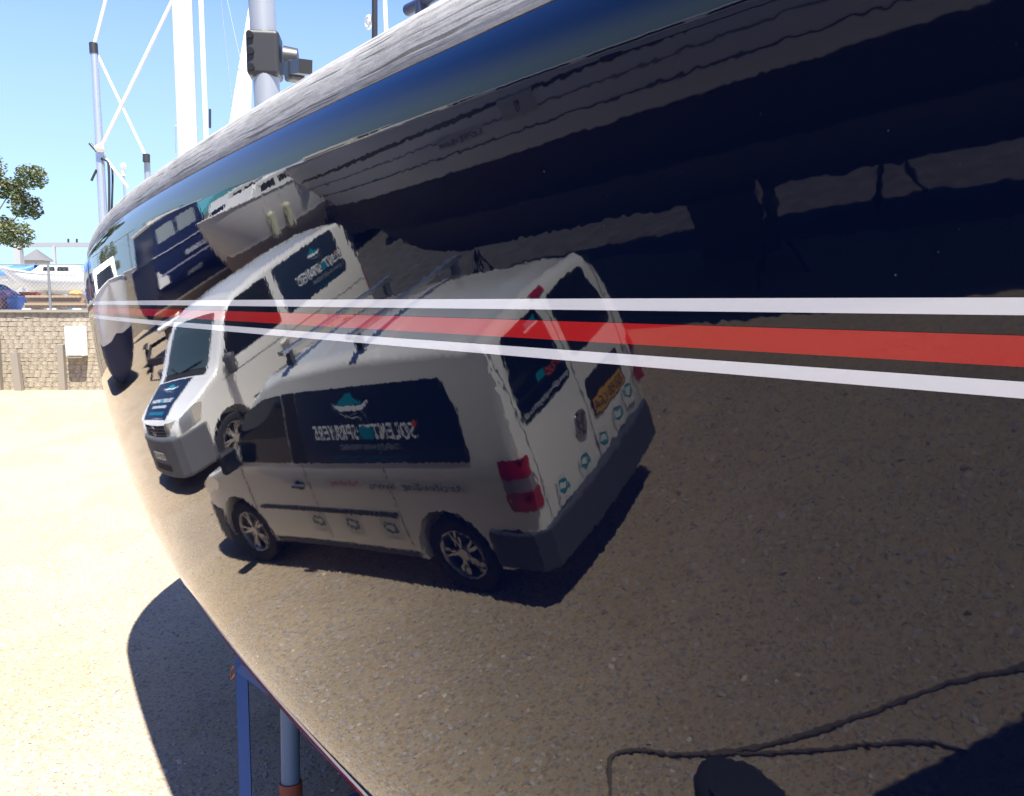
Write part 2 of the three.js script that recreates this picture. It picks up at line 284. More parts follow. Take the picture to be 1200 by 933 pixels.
function vanBody(s) {
  const as = []; for (let a = 0; a <= s.len + 1e-6; a += s.len / 90) as.push(a);
  for (const [a] of s.knots) as.push(a); for (let k = 1; k < 10; k++) as.push(s.len - .16 * k / 10);
  const A = [...new Set(as.map((v) => +clamp(v, 0, s.len).toFixed(4)))].sort((p, q) => p - q).filter((v, i, l) => i === 0 || v - l[i - 1] > .006);
  const NS = 14, NR = 6, NT = 8, ring = (a) => {
    const T = s.top(a), zb = s.sill(a), r = Math.min(s.roll(a), (T - zb) * .45), pts = [], w = s.side(a, T - r);
    const right = [];
    right.push([s.side(a, zb) - .06, zb]);
    for (let i = 0; i <= NS; i++) { const c = lerp(zb + .01, T - r, i / NS); right.push([s.side(a, c), c]); }
    for (let i = 1; i <= NR; i++) { const q = i / NR * Math.PI / 2; right.push([w - r * 1.3 * (1 - Math.cos(q)), T - r + (r - s.crown(a)) * Math.sin(q)]); }
    const we = right[right.length - 1][0];
    for (let i = 1; i <= NT / 2; i++) { const t = i / (NT / 2); right.push([we * (1 - t), T - s.crown(a) * (1 - t) * (1 - t)]); }
    const all = right.map(([b, c]) => toVan(s, a, b, c)); for (let i = right.length - 2; i >= 0; i--) all.push(toVan(s, a, -right[i][0], right[i][1]));
    return all;
  };
  const rings = A.map(ring), n = rings[0].length, p = [], idx = [];
  for (const r of rings) for (const q of r) p.push(q.x, q.y, q.z);
  for (let i = 0; i + 1 < rings.length; i++) for (let j = 0; j < n; j++) { const j2 = (j + 1) % n, a = i * n + j, b = i * n + j2, c = a + n, e = b + n; idx.push(a, b, c, b, e, c); }
  for (const [i, flip] of [[0, 0], [rings.length - 1, 1]]) { // end caps
    const m = rings[i].reduce((u, q) => u.add(q), V(0, 0, 0)).multiplyScalar(1 / n), k = p.length / 3; p.push(m.x, m.y, m.z);
    for (let j = 0; j < n; j++) { const a = i * n + j, b = i * n + (j + 1) % n; flip ? idx.push(k, a, b) : idx.push(k, b, a); }
  }
  let g = new THREE.BufferGeometry(); g.setAttribute('position', new THREE.Float32BufferAttribute(p, 3)); g.setIndex(idx); g.computeVertexNormals();
  const uv = new Float32Array(p.length / 3 * 2); g.setAttribute('uv', new THREE.BufferAttribute(uv, 2));
  // wheel arches cut out
  const ev = new Evaluator(); ev.attributes = ['position', 'normal', 'uv']; let br = new Brush(g); br.updateMatrixWorld();
  for (const a of s.axles) for (const sg of [1, -1]) {
    const c = new THREE.CylinderGeometry(s.archR, s.archR, .5, 36); c.rotateX(Math.PI / 2); const q = toVan(s, a, sg * (s.half - .1), s.wheelR + .02); c.translate(q.x, q.y, q.z);
    const cb = new Brush(c); cb.updateMatrixWorld(); br = ev.evaluate(br, cb, SUBTRACTION);
  }
  return toCreasedNormals(plain(br.geometry), .6);
}
function subdivide(tris, most) { // split triangles until no edge is longer than 'most'
  let out = tris; for (let k = 0; k < 6; k++) {
    let long = 0; for (const t of out) for (let i = 0; i < 3; i++) long = Math.max(long, t[i].distanceTo(t[(i + 1) % 3])); if (long <= most) break;
    const nx = []; for (const [a, b, c] of out) { const ab = a.clone().lerp(b, .5), bc = b.clone().lerp(c, .5), ca = c.clone().lerp(a, .5); nx.push([a, ab, ca], [ab, b, bc], [ca, bc, c], [ab, bc, ca]); } out = nx;
  } return out;
}
function patch(outline, map, most = .12, uvf) { // a panel cut to an outline and laid on a surface: map(u, v) -> point
  const pts = outline.map(([u, v]) => new THREE.Vector2(u, v)); const f = THREE.ShapeUtils.triangulateShape(pts, []);
  const tris = subdivide(f.map((t) => t.map((i) => pts[i].clone())), most), p = [], uv = [];
  let u0 = 1e9, u1 = -1e9, v0 = 1e9, v1 = -1e9; for (const q of pts) { u0 = Math.min(u0, q.x); u1 = Math.max(u1, q.x); v0 = Math.min(v0, q.y); v1 = Math.max(v1, q.y); }
  for (const t of tris) for (const q of t) { const w = map(q.x, q.y); p.push(w.x, w.y, w.z); uv.push(...(uvf ? uvf(q.x, q.y) : [(q.x - u0) / (u1 - u0), (q.y - v0) / (v1 - v0)])); }
  let g = new THREE.BufferGeometry(); g.setAttribute('position', new THREE.Float32BufferAttribute(p, 3)); g.setAttribute('uv', new THREE.Float32BufferAttribute(uv, 2));
  g = mergeVertices(g, 1e-5); g.computeVertexNormals(); return g;
}
const round = (pts, r, n = 5) => { // round the corners of an outline
  const out = []; for (let i = 0; i < pts.length; i++) {
    const p = V(pts[i][0], pts[i][1], 0), a = V(...pts[(i + pts.length - 1) % pts.length], 0), b = V(...pts[(i + 1) % pts.length], 0), da = a.sub(p), db = b.sub(p), k = Math.min(r, da.length() * .45, db.length() * .45);
    da.normalize(); db.normalize(); const s = p.clone().addScaledVector(da, k), e = p.clone().addScaledVector(db, k);
    for (let j = 0; j <= n; j++) { const t = j / n, q = s.clone().multiplyScalar((1 - t) ** 2).addScaledVector(p, 2 * t * (1 - t)).addScaledVector(e, t * t); out.push([q.x, q.y]); }
  } return out;
};
const rect = (u0, v0, u1, v1) => [[u0, v0], [u1, v0], [u1, v1], [u0, v1]];
const P = {
  paint: phys(lin(.84, .835, .80), .22, { clearcoat: 1, clearcoatRoughness: .04 }), glass: phys(lin(.012, .015, .02), .04, { ior: 1.5 }), screen: phys(lin(.05, .075, .075), .03, { ior: 1.5 }),
  vinyl: phys(lin(.012, .022, .046), .22), plastic: std(lin(.055, .062, .078), .6), dark: std(lin(.012, .012, .013), .7), rubber: std(lin(.018, .018, .019), .85), rim: phys(lin(.5, .5, .52), .3, { metalness: .9 }),
  red: phys(lin(.36, .008, .02), .12), lens: phys(lin(.26, .22, .23), .12), chrome: phys(lin(.6, .6, .62), .15, { metalness: 1 }), clear: phys(lin(.78, .8, .82), .12, { metalness: .75 }), seam: std(lin(.05, .05, .05), .8),
};
const ink = (map, more = {}) => phys(0xffffff, .3, { map, ...more });
function wheel(parent, s, a, sg, spokes) {
  const w = new THREE.Group(); w.name = 'wheel'; const q = toVan(s, a, sg * (s.half - .125), s.wheelR); w.position.copy(q); if (sg < 0) w.rotation.y = Math.PI; parent.add(w);
  const R = s.wheelR, rim = R * .66, pr = [[rim, -.1], [R * .93, -.1], [R * .99, -.08], [R, -.04], [R, .04], [R * .99, .085], [R * .92, .1], [rim + .015, .098], [rim, .085]].map(([x, y]) => new THREE.Vector2(x, y));
  const ty = new THREE.LatheGeometry(pr, 48); ty.rotateX(Math.PI / 2); part('tyre', ty, P.rubber, w);
  const pieces = []; const br = new THREE.LatheGeometry([[rim, -.08], [rim, .085], [rim - .012, .09], [rim - .02, .075], [rim - .03, -.02]].map(([x, y]) => new THREE.Vector2(x, y)), 48); br.rotateX(Math.PI / 2); pieces.push(br);
  const hub = new THREE.CylinderGeometry(.05, .06, .05, 24); hub.rotateX(Math.PI / 2); hub.translate(0, 0, .05); pieces.push(hub);
  for (let k = 0; k < spokes; k++) for (const d of [-.16, .16]) { const t = k / spokes * 2 * Math.PI + d * (spokes > 5 ? .8 : 1), e = V(Math.cos(t) * (rim - .01), Math.sin(t) * (rim - .01), .06), t0 = k / spokes * 2 * Math.PI + d * .6, i0 = V(Math.cos(t0) * .04, Math.sin(t0) * .04, .055); pieces.push(bar(i0, e, .021, .02, V(0, 0, 1))); }
  part('rim', join(pieces), P.rim, w);
  const disc = new THREE.CylinderGeometry(rim - .01, rim - .01, .02, 32); disc.rotateX(Math.PI / 2); disc.translate(0, 0, -.01); part('brake_disc', disc, P.dark, w);
}
function logo(g, x, y, k) { // the small boat over a block of lettering, as on both vans
  g.save(); g.translate(x, y); g.scale(k, k);
  g.scale(1.45, 1);
  g.fillStyle = '#0f8a9e'; g.beginPath(); g.moveTo(-70, -10); g.lineTo(-34, -34); g.lineTo(-20, -38); g.lineTo(-14, -60); g.lineTo(18, -60); g.lineTo(26, -40); g.lineTo(58, -28); g.lineTo(72, -6); g.fill();
  g.fillStyle = '#e8ecee'; g.beginPath(); g.moveTo(-96, -26); g.quadraticCurveTo(-70, -2, -40, -4); g.lineTo(60, -6); g.quadraticCurveTo(84, -10, 96, -22); g.quadraticCurveTo(84, 10, 56, 16); g.lineTo(-56, 18); g.quadraticCurveTo(-86, 8, -96, -26); g.fill();
  g.strokeStyle = '#cfd6d9'; g.lineWidth = 4; g.beginPath(); g.moveTo(64, 20); g.lineTo(48, 30); g.lineTo(26, 42); g.lineTo(0, 50); g.lineTo(-40, 46); g.stroke(); g.lineWidth = 2; g.beginPath(); g.moveTo(-30, 28); g.lineTo(-4, 34); g.moveTo(-40, 46); g.lineTo(-62, 78); g.moveTo(-58, 18); g.lineTo(-92, 84); g.stroke(); g.restore();
}
function livery(g, w, h, cx, sc, wavey = true) {
  logo(g, cx + sc * 30, h * .25, sc);
  g.textAlign = 'right'; g.textBaseline = 'alphabetic'; g.fillStyle = '#e4e8ea'; const fs = h * .27;
  g.save(); g.translate(cx - sc * 112, h * .665); g.transform(1, 0, -.22, 1, 0, 0); g.font = `bold ${fs}px sans-serif`; g.scale(.86, 1); g.fillText('SOLENT', 0, 0); g.restore();
  g.fillStyle = '#0e7f96'; g.fillRect(cx - sc * 104, h * .49, sc * 92, h * .175); g.fillStyle = '#e4e8ea'; g.beginPath(); g.moveTo(cx - sc * 104, h * .48); g.quadraticCurveTo(cx - sc * 80, h * .55, cx - sc * 58, h * .50); g.quadraticCurveTo(cx - sc * 30, h * .47, cx - sc * 12, h * .52); g.lineTo(cx - sc * 12, h * .48); g.fill();
  g.textAlign = 'left'; g.save(); g.translate(cx - sc * 2, h * .665); g.transform(1, 0, -.22, 1, 0, 0); g.font = `bold ${fs}px sans-serif`; g.scale(.80, 1); g.fillText('SPRAYERS', 0, 0); g.restore();
  g.fillStyle = '#c9512c'; g.beginPath(); g.arc(cx - sc * 400, h * .50, h * .045, 0, 6.3); g.fill();
  g.fillStyle = '#9fa8ae'; g.font = `${h * .095}px sans-serif`; g.textAlign = 'center'; g.fillText('COMPLETE YACHT FINISHING', cx - sc * 60, h * .80);
  g.strokeStyle = '#12445a'; g.lineWidth = h * .03; for (const y of [.90, .95]) { g.beginPath(); for (let x = cx - sc * 330; x < cx + sc * 250; x += 6) g.lineTo(x, h * y + Math.sin(x * .03 + y * 40) * h * .012); g.stroke(); }
}
const navyFill = (g, w, h) => { g.fillStyle = 'rgb(26,38,58)'; g.fillRect(0, 0, w, h); };

// ---- the small van parked alongside
{
  const s = vanShape({ len: 4.406, half: .897, belt: .98, height: 1.8, tumble: .18, frontR: .75, frontIn: .24, rearR: .13, wheelR: .318, archR: .375, axles: [.875, 3.556],
    top: [[0, .60], [.03, .70], [.10, .79], [.45, .92], [.98, 1.06], [1.10, 1.13], [1.62, 1.62], [1.78, 1.72], [2.05, 1.775], [2.9, 1.815], [3.9, 1.80], [4.18, 1.78], [4.25, 1.745], [4.276, 1.70], [4.31, 1.55], [4.35, 1.35], [4.385, 1.08], [4.40, .90], [4.406, .7]],
    sill: (a) => .24 + .10 * smooth(.5, 0, a) + .10 * smooth(3.95, 4.3, a), roll: (a) => .05 + .07 * smooth(1.2, 1.9, a) - .06 * smooth(4.05, 4.25, a), crown: (a) => .02 + .015 * smooth(1.3, 2, a) - .02 * smooth(4.1, 4.3, a) });
  const v = thing('small_van', 'small white panel van with navy side graphic, parked closest to the polished hull', 'van', -6.12, 0, 1.575, Math.PI - .244);
  const body = part('body', vanBody(s), P.paint, v);
  const sideP = (off, sg = 1) => (a, c) => toVan(s, a, sg * (s.side(a, c) + off), c);
  const rearA = (c) => { let lo = 3.9, hi = 4.406; if (c < .72) return 4.406; for (let k = 0; k < 30; k++) { const m = (lo + hi) / 2; if (s.top(m) > c) lo = m; else hi = m; } return lo; };
  const rearP = (off) => (b, c) => toVan(s, rearA(c) + off, b, c);
  const topP = (off) => (b, a) => { const T = s.top(a), e = .03, sl = (s.top(a + e) - s.top(a - e)) / (2 * e), l = Math.hypot(sl, 1), w = s.side(a, T - s.roll(a)); return toVan(s, a - off * sl / l, b, T - s.crown(a) * (b / w) ** 2 + off / l); };
  for (const sg of [1, -1]) {
    part('front_door_window', patch(round([[1.22, 1.06], [1.27, 1.28], [1.46, 1.47], [1.74, 1.555], [2.01, 1.575], [1.99, 1.055]], .04), sideP(.004, sg)), P.glass, v);
    part('door_pillar', patch([[1.995, 1.053], [2.015, 1.577], [2.19, 1.58], [2.205, 1.053]], sideP(.003, sg)), P.dark, v);
    // door seams
    for (const [a0, a1] of [[1.17, 1.18], [2.10, 2.108], [3.09, 3.098]]) part('door_seam', patch([[a0, .36], [a1, .36], [a1, 1.04], [a0, 1.04]], sideP(.002, sg)), P.seam, v);
    const hd = new THREE.CapsuleGeometry(.016, .13, 4, 10); hd.rotateZ(Math.PI / 2); const hp = toVan(s, 1.97, sg * (s.side(1.97, .86) + .025), .86); hd.translate(hp.x, hp.y, hp.z);
    const cup = new THREE.SphereGeometry(.055, 16, 12); cup.scale(1.1, .8, .18); cup.translate(hp.x - .0, hp.y, hp.z - sg * .022); const h1 = part('door_handle', hd, P.plastic, v); part('handle_recess', cup, P.dark, h1);
    const strip = patch([[1.26, .615], [3.07, .625], [3.07, .66], [1.26, .645]], sideP(.010, sg)); part('rubbing_strip', strip, P.plastic, v);
    part('sill_trim', patch([[1.28, .255], [3.12, .255], [3.12, .31], [1.28, .31]], sideP(.006, sg)), P.plastic, v);
    // mirror: arm and shell
    const mp = toVan(s, 1.17, sg * (s.side(1.17, 1.1) + .10), 1.12), mg = rbox(.10, .20, .19, .045, mp.x, mp.y, mp.z, 3); const mir = part('wing_mirror', mg, P.dark, v); part('mirror_arm', rod(toVan(s, 1.2, sg * (s.side(1.2, 1.06) - .01), 1.05), V(mp.x, mp.y - .06, mp.z - sg * .05), .025), P.dark, mir);
    part('mirror_glass', box(.004, .15, .15, mp.x - .053, mp.y, mp.z), P.glass, mir);
    for (const a of s.axles) wheel(v, s, a, sg, 5);
    const q = toVan(s, .38, sg * (s.side(.38, .8) + .0), .8); part('headlight', patch(round([[.14, .66], [.62, .78], [.66, .88], [.5, .90], [.16, .76]], .03), (a, c) => toVan(s, a, sg * (s.side(a, c) + .004), c)), P.clear, v);
  }
  part('side_graphic', patch(round([[2.205, 1.055], [2.195, 1.58], [3.84, 1.585], [3.95, 1.38], [3.985, 1.075]], .03), sideP(.004), .1, (a, c) => [(3.985 - a) / 1.79, (c - 1.055) / .53]),
    ink(canvasTex(2048, 606, (g, w, h) => { navyFill(g, w, h); livery(g, w, h, w * .60, 1.75); })), v, 'navy side graphic with a boat logo and white lettering');
  part('side_graphic', patch(round([[2.205, 1.055], [2.195, 1.58], [3.84, 1.585], [3.95, 1.38], [3.985, 1.075]], .03), sideP(.004, -1)), P.vinyl, v);
  const words = (txt, a0, a1, c, h, col, italic) => part('side_lettering', patch(rect(a0, c - h / 2, a1, c + h / 2), sideP(.003), .15, (a, cc) => [(a1 - a) / (a1 - a0), (cc - c + h / 2) / h]),
    ink(canvasTex(512, 96, (g, w, hh) => { g.fillStyle = 'rgb(222,222,218)'; g.fillRect(0, 0, w, hh); g.fillStyle = col; g.font = `italic bold ${hh * .8}px serif`; g.textAlign = 'center'; g.textBaseline = 'middle'; g.save(); g.translate(w / 2, hh / 2); const m = g.measureText(txt).width; g.scale(Math.min(1.3, w * .96 / m), 1); g.fillText(txt, 0, 0); g.restore(); })), v);
  words('Polishing', 2.37, 2.79, .895, .07, '#c4605a'); words('Spraying', 2.85, 3.17, .885, .07, '#2d3138'); words('Antifouling', 3.22, 3.87, .89, .08, '#3c6a72');
  const sticker = (txt, col) => canvasTex(128, 128, (g) => { g.fillStyle = 'rgb(220,220,216)'; g.fillRect(0, 0, 128, 128); g.fillStyle = col; g.beginPath(); g.moveTo(18, 30); g.lineTo(96, 12); g.lineTo(116, 60); g.lineTo(70, 92); g.lineTo(12, 84); g.fill(); g.fillStyle = '#d9e3e4'; g.beginPath(); g.moveTo(34, 44); g.lineTo(90, 30); g.lineTo(98, 56); g.lineTo(40, 72); g.fill(); g.fillStyle = '#d58d86'; g.font = '18px sans-serif'; g.textAlign = 'center'; g.fillText(txt, 64, 118); });
  const st1 = ink(sticker('polish', '#5d7470')), st2 = ink(sticker('spray', '#15808f'));
  for (const a of [2.03, 2.47, 2.92]) part('sticker', patch(rect(a - .10, .42, a + .10, .60), sideP(.003), .2, (x, c) => [(a + .1 - x) / .2, (c - .42) / .18]), st1, v);
  for (const [b, c] of [[.54, .70], [.22, .68], [-.08, .68], [-.37, .70], [-.60, .75]]) part('sticker', patch(rect(b - .075, c - .085, b + .075, c + .085), rearP(.004), .2, (x, y) => [(x - b + .075) / .15, (y - c + .085) / .17]), st2, v);
  // rear doors
  part('rear_window', patch(round([[.06, 1.20], [.10, 1.70], [.60, 1.69], [.69, 1.42], [.71, 1.20]], .05), rearP(.005), .08, (b, c) => [(b - .06) / .65, (c - 1.2) / .5]),
    phys(0xffffff, .06, { map: canvasTex(512, 400, (g, w, h) => { g.fillStyle = 'rgb(22,28,40)'; g.fillRect(0, 0, w, h); g.fillStyle = '#cfd6da'; g.font = 'bold 40px sans-serif'; g.fillText('www.solentsprayers.co.uk', 14, h - 20, w - 28); g.fillStyle = '#c4492c'; g.font = 'italic bold 60px sans-serif'; g.fillText('07700', 16, h - 92); g.fillStyle = '#1c8496'; g.fillRect(200, h - 150, 80, 40); g.fillStyle = '#dfe4e6'; g.fillRect(60, 60, 150, 12); g.fillStyle = '#0f8a9e'; g.fillRect(80, 30, 110, 30); }) }), v);
  part('rear_window', patch(round([[-.06, 1.27], [-.06, 1.70], [-.60, 1.69], [-.68, 1.42], [-.69, 1.27]].reverse(), .05), rearP(.005)), P.glass, v);
  part('door_seam', patch(rect(-.004, .62, .004, 1.72), rearP(.003)), P.seam, v, 'seam between the rear doors');
  for (const sg of [1, -1]) part('door_seam', patch(sg > 0 ? rect(.735, .62, .742, 1.70) : rect(-.742, .62, -.735, 1.70), rearP(.003)), P.seam, v);
  { // round badge with a bar pattern
    const q = toVan(s, rearA(.92) + .006, .15, .92), ring = new THREE.TorusGeometry(.078, .008, 8, 36); ring.rotateY(Math.PI / 2); const back = new THREE.CylinderGeometry(.078, .078, .008, 32); back.rotateZ(Math.PI / 2);
    const bd = part('badge', back.translate(q.x - .0, q.y, q.z), std(lin(.10, .10, .11), .4), v); part('badge_ring', ring.translate(q.x - .004, q.y, q.z), P.chrome, bd);
    const f = (y0, z0, y1, z1) => bar(V(q.x - .007, q.y + y0, q.z + z0), V(q.x - .007, q.y + y1, q.z + z1), .012, .006, V(1, 0, 0));
    part('badge_mark', join([f(.07, -.03, .012, 0), f(.07, .03, .012, 0), f(-.006, -.066, -.068, -.026), f(-.006, .066, -.068, .026), f(-.068, -.026, -.004, 0), f(-.068, .026, -.004, 0)]), P.chrome, bd);
  }
  part('plate_recess', patch(round(rect(-.60, .84, -.06, 1.10), .05), rearP(.004)), P.dark, v);
  part('number_plate', patch(rect(-.57, .852, -.09, .962), rearP(.010), .3, (b, c) => [(b + .57) / .48, (c - .852) / .11]), ink(canvasTex(512, 120, (g, w, h) => { g.fillStyle = '#c9962c'; g.fillRect(0, 0, w, h); g.fillStyle = '#17130c'; g.font = 'bold 104px sans-serif'; g.textAlign = 'center'; g.textBaseline = 'middle'; g.fillText('NU60 KGA', w / 2, h / 2 + 6, w * .94); })), v);
  for (const sg of [1, -1]) { // tail light wraps round the corner
    const wrap = (u, c) => u < .13 ? toVan(s, 4.22 + u, sg * (s.side(4.22 + u, c) + .012), c) : toVan(s, Math.min(rearA(c), 4.40) + .010 - .0 * u, sg * (s.side(4.36, c) + .012 - (u - .13) * 1.0), c);
    const seg = (c0, c1, m, nm) => part(nm, patch(round(rect(0, c0, .235, c1), .02), wrap, .03), m, v);
    const t0 = seg(.745, .875, P.red, 'tail_light'); const t1 = part('reversing_lens', patch(rect(0, .873, .225, .965), wrap, .03), P.lens, t0); part('brake_lens', patch(round(rect(0, .963, .21, 1.085), .02), wrap, .03), P.red, t0);
  }
  part('high_brake_light', patch(rect(-.09, 1.728, .09, 1.758), rearP(.012), .1), P.red, v);
  // bumpers
  const bump = (outline, c0, c1) => { const sh = new THREE.Shape(outline.map(([a, b]) => new THREE.Vector2(s.len / 2 - a, -b))); const g = new THREE.ExtrudeGeometry(sh, { depth: c1 - c0 - .06, bevelEnabled: true, bevelSize: .03, bevelThickness: .03, bevelSegments: 4, curveSegments: 8 }); g.rotateX(-Math.PI / 2); g.translate(0, c0 + .03, 0); return g; };
  const mirrorO = (l) => [...l, ...l.map(([a, b]) => [a, -b]).reverse()];
  part('rear_bumper', bump(mirrorO([[3.985, .80], [3.985, .888], [4.2, .892], [4.33, .878], [4.40, .81], [4.425, .5], [4.435, .2]]), .30, .60), P.plastic, v, 'dark grey rear bumper');
  part('front_bumper', bump(mirrorO([[.50, .80], [.46, .86], [.26, .83], [.09, .76], [.0, .6], [-.04, .3], [-.05, .1]]).reverse(), .20, .56), P.plastic, v);
  part('windscreen', patch(round([[-.66, 1.12], [-.58, 1.60], [.58, 1.60], [.66, 1.12]], .06), topP(.006), .1), P.screen, v);
  part('grille', patch(rect(-.36, .05, .36, .115), topP(.008), .1), P.dark, v);
  part('bonnet_seam', patch(rect(-.6, .985, .6, .995), topP(.003), .2), P.seam, v);
  for (const a of [2.15, 3.05]) { // roof bars
    const y = s.top(a) + .09, r = part('roof_bar', bar(V(s.len / 2 - a, y, -.74), V(s.len / 2 - a, y, .74), .07, .03, V(0, 1, 0)), M.alu, v);
    for (const sg of [1, -1]) part('roof_bar_foot', rbox(.08, .12, .05, .015, s.len / 2 - a, y - .06, sg * .66), P.plastic, r);
  }
}

// ---- the larger van standing across the yard, nose to the boat
{
  const s = vanShape({ len: 4.5, half: .952, belt: 1.14, height: 2.08, tumble: .15, frontR: .8, frontIn: .26, rearR: .12, wheelR: .335, archR: .40, axles: [.93, 3.62],
    top: [[0, .62], [.02, .74], [.06, .90], [.14, 1.0], [.45, 1.12], [.86, 1.235], [.96, 1.29], [1.42, 1.81], [1.56, 1.94], [1.8, 2.02], [2.5, 2.08], [3.5, 2.09], [4.2, 2.07], [4.37, 2.04], [4.41, 1.97], [4.45, 1.6], [4.48, 1.15], [4.5, .8]],
    sill: (a) => .27 + .06 * smooth(.5, 0, a), roll: (a) => .07 + .07 * smooth(1.2, 1.9, a) - .06 * smooth(4.2, 4.41, a), crown: (a) => .03 + .015 * smooth(1.3, 2, a) });
  const v = thing('large_van', 'larger white van with navy bonnet graphic, its nose towards the polished yacht', 'van', -11.758, 0, 2.472, Math.PI - 1.883);
  part('body', vanBody(s), P.paint, v);
  const sideP = (off, sg = 1) => (a, c) => toVan(s, a, sg * (s.side(a, c) + off), c);
  const topP = (off) => (b, a) => { const T = s.top(a), e = .03, sl = (s.top(a + e) - s.top(a - e)) / (2 * e), l = Math.hypot(sl, 1), w = s.side(a, T - s.roll(a)); return toVan(s, a - off * sl / l, b, T - s.crown(a) * (b / w) ** 2 + off / l); };
  part('windscreen', patch(round([[-.70, .985], [-.63, 1.47], [.63, 1.47], [.70, .985]], .07), topP(.006), .09), P.screen, v);
  part('scuttle', patch(rect(-.70, .90, .70, .985), topP(.004), .1), P.dark, v);
  part('bonnet_graphic', patch([[-.70, .13], [-.84, .88], [.38, .88], [.36, .13]], topP(.004), .09, (b, a) => [(.52 - b) / 1.36, (a - .13) / .75]), ink(canvasTex(512, 420, (g, w, h) => { navyFill(g, w, h); g.save(); g.translate(w * .5, h * .22); logo(g, 0, 0, .72); g.restore(); g.fillStyle = '#e6eaec'; g.font = 'bold 64px sans-serif'; g.textAlign = 'center'; g.save(); g.translate(w * .5, h * .60); g.fillText('SOLENT', -70, 0, 150); g.fillText('SPRAY', 96, 0, 150); g.restore(); g.fillStyle = '#0e8f9e'; g.fillRect(w * .5 - 10, h * .5, 40, 42); g.fillStyle = '#aab2b8'; g.fillRect(w * .28, h * .68, w * .44, 26); g.fillStyle = '#16617a'; g.fillRect(w * .26, h * .82, w * .5, 34); }), { roughness: .25 }), v, 'navy bonnet graphic with the boat logo');
  for (const sg of [1, -1]) {
    part('front_door_window', patch(round([[1.10, 1.25], [1.44, 1.78], [1.66, 1.88], [2.42, 1.92], [2.36, 1.27]], .05), sideP(.005, sg)), P.glass, v);
    part('headlight', patch(round([[.10, .80], [.12, .98], [.42, 1.06], [.56, 1.03], [.46, .84]], .03), (a, c) => toVan(s, a, sg * (s.side(a, c) + .006), c), .05), P.clear, v);
    part('headlight_front', patch(round(rect(.44, .80, .80, .97), .03), (b, c) => toVan(s, .02 + .20 * Math.pow(Math.max(0, (b - .40)) / .4, 2), sg * b, c), .05), P.clear, v);
    for (const a of [1.05, 2.36, 3.30]) part('door_seam', patch(rect(a, .40, a + .009, 1.2), sideP(.002, sg)), P.seam, v);
    part('crease', patch(rect(1.0, 1.085, 4.36, 1.10), sideP(.002, sg), .3), std(lin(.35, .35, .34), .5), v);
    part('crease', patch(rect(1.4, .645, 3.15, .665), sideP(.003, sg), .3), P.seam, v);
    const mp = toVan(s, 1.12, sg * (s.side(1.12, 1.2) + .13), 1.24); const mir = part('wing_mirror', rbox(.12, .26, .20, .05, mp.x, mp.y, mp.z, 3), std(lin(.09, .09, .095), .6), v); part('mirror_arm', rod(toVan(s, 1.2, sg * (s.side(1.2, 1.12) - .01), 1.13), V(mp.x, mp.y - .07, mp.z - sg * .05), .03), P.dark, mir);
    const hp = toVan(s, 2.24, sg * (s.side(2.24, 1.03) + .02), 1.03); part('door_handle', rbox(.18, .035, .03, .012, hp.x, hp.y, hp.z), P.paint, v);
    for (const a of s.axles) wheel(v, s, a, sg, 6);
    part('tail_light', patch(rect(0, .8, .16, 1.25), (u, c) => toVan(s, 4.41 + Math.min(u, .08), sg * (s.side(4.41 + Math.min(u, .08), c) + .01 - Math.max(0, u - .08)), c), .05), P.red, v);
  }
  const panel = [[2.54, 1.29], [2.58, 1.94], [4.12, 1.97], [4.10, 1.34]];
  part('side_graphic', patch(round(panel, .05), sideP(.004), .1, (a, c) => [(4.14 - a) / 1.6, (c - 1.29) / .68]), ink(canvasTex(1024, 380, (g, w, h) => { g.fillStyle = 'rgb(38,52,70)'; g.fillRect(0, 0, w, h); g.save(); livery(g, w * .62, h, w * .36, .72); g.restore(); })), v, 'navy side graphic with a boat logo');
  part('side_graphic', patch(round(panel, .05), sideP(.004, -1)), P.vinyl, v);
  const mirrorO = (l) => [...l, ...l.map(([a, b]) => [a, -b]).reverse()];
  const bump = (outline, c0, c1) => { const sh = new THREE.Shape(outline.map(([a, b]) => new THREE.Vector2(s.len / 2 - a, -b))); const g = new THREE.ExtrudeGeometry(sh, { depth: c1 - c0 - .1, bevelEnabled: true, bevelSize: .045, bevelThickness: .05, bevelSegments: 5 }); g.rotateX(-Math.PI / 2); g.translate(0, c0 + .05, 0); return g; };
  part('front_bumper', bump(mirrorO([[.56, .86], [.50, .905], [.24, .858], [.09, .79], [.0, .66], [-.04, .35], [-.05, .1]]).reverse(), .24, .80), std(lin(.105, .11, .125), .55), v, 'grey front bumper');
  part('rear_bumper', bump(mirrorO([[4.23, .85], [4.31, .9], [4.45, .82], [4.49, .4]]), .36, .66), std(lin(.16, .165, .18), .55), v);
  part('lower_grille', rbox(.03, .10, .7, .012, s.len / 2 + .095, .39, 0), P.dark, v);
  part('number_plate', patch(rect(-.26, .50, .26, .61), (b, c) => toVan(s, -.108, b, c), .3, (b, c) => [(.26 - b) / .52, (c - .5) / .11]), ink(canvasTex(512, 110, (g, w, h) => { g.fillStyle = '#d9d8d0'; g.fillRect(0, 0, w, h); g.fillStyle = '#15151a'; g.font = 'bold 96px sans-serif'; g.textAlign = 'center'; g.textBaseline = 'middle'; g.fillText('WX09 HGB', w / 2, h / 2 + 5, w * .94); })), v);
  const gr = part('grille', patch(rect(-.47, .80, .47, .96), (b, c) => toVan(s, .035 - .02 + .12 * b * b - .04, b, c), .1), P.dark, v);
  for (let k = 0; k < 3; k++) part('grille_bar', patch(rect(-.46, .82 + k * .045, .46, .835 + k * .045), (b, c) => toVan(s, .005 + .12 * b * b - .04, b, c), .1), std(lin(.12, .12, .13), .4), gr);
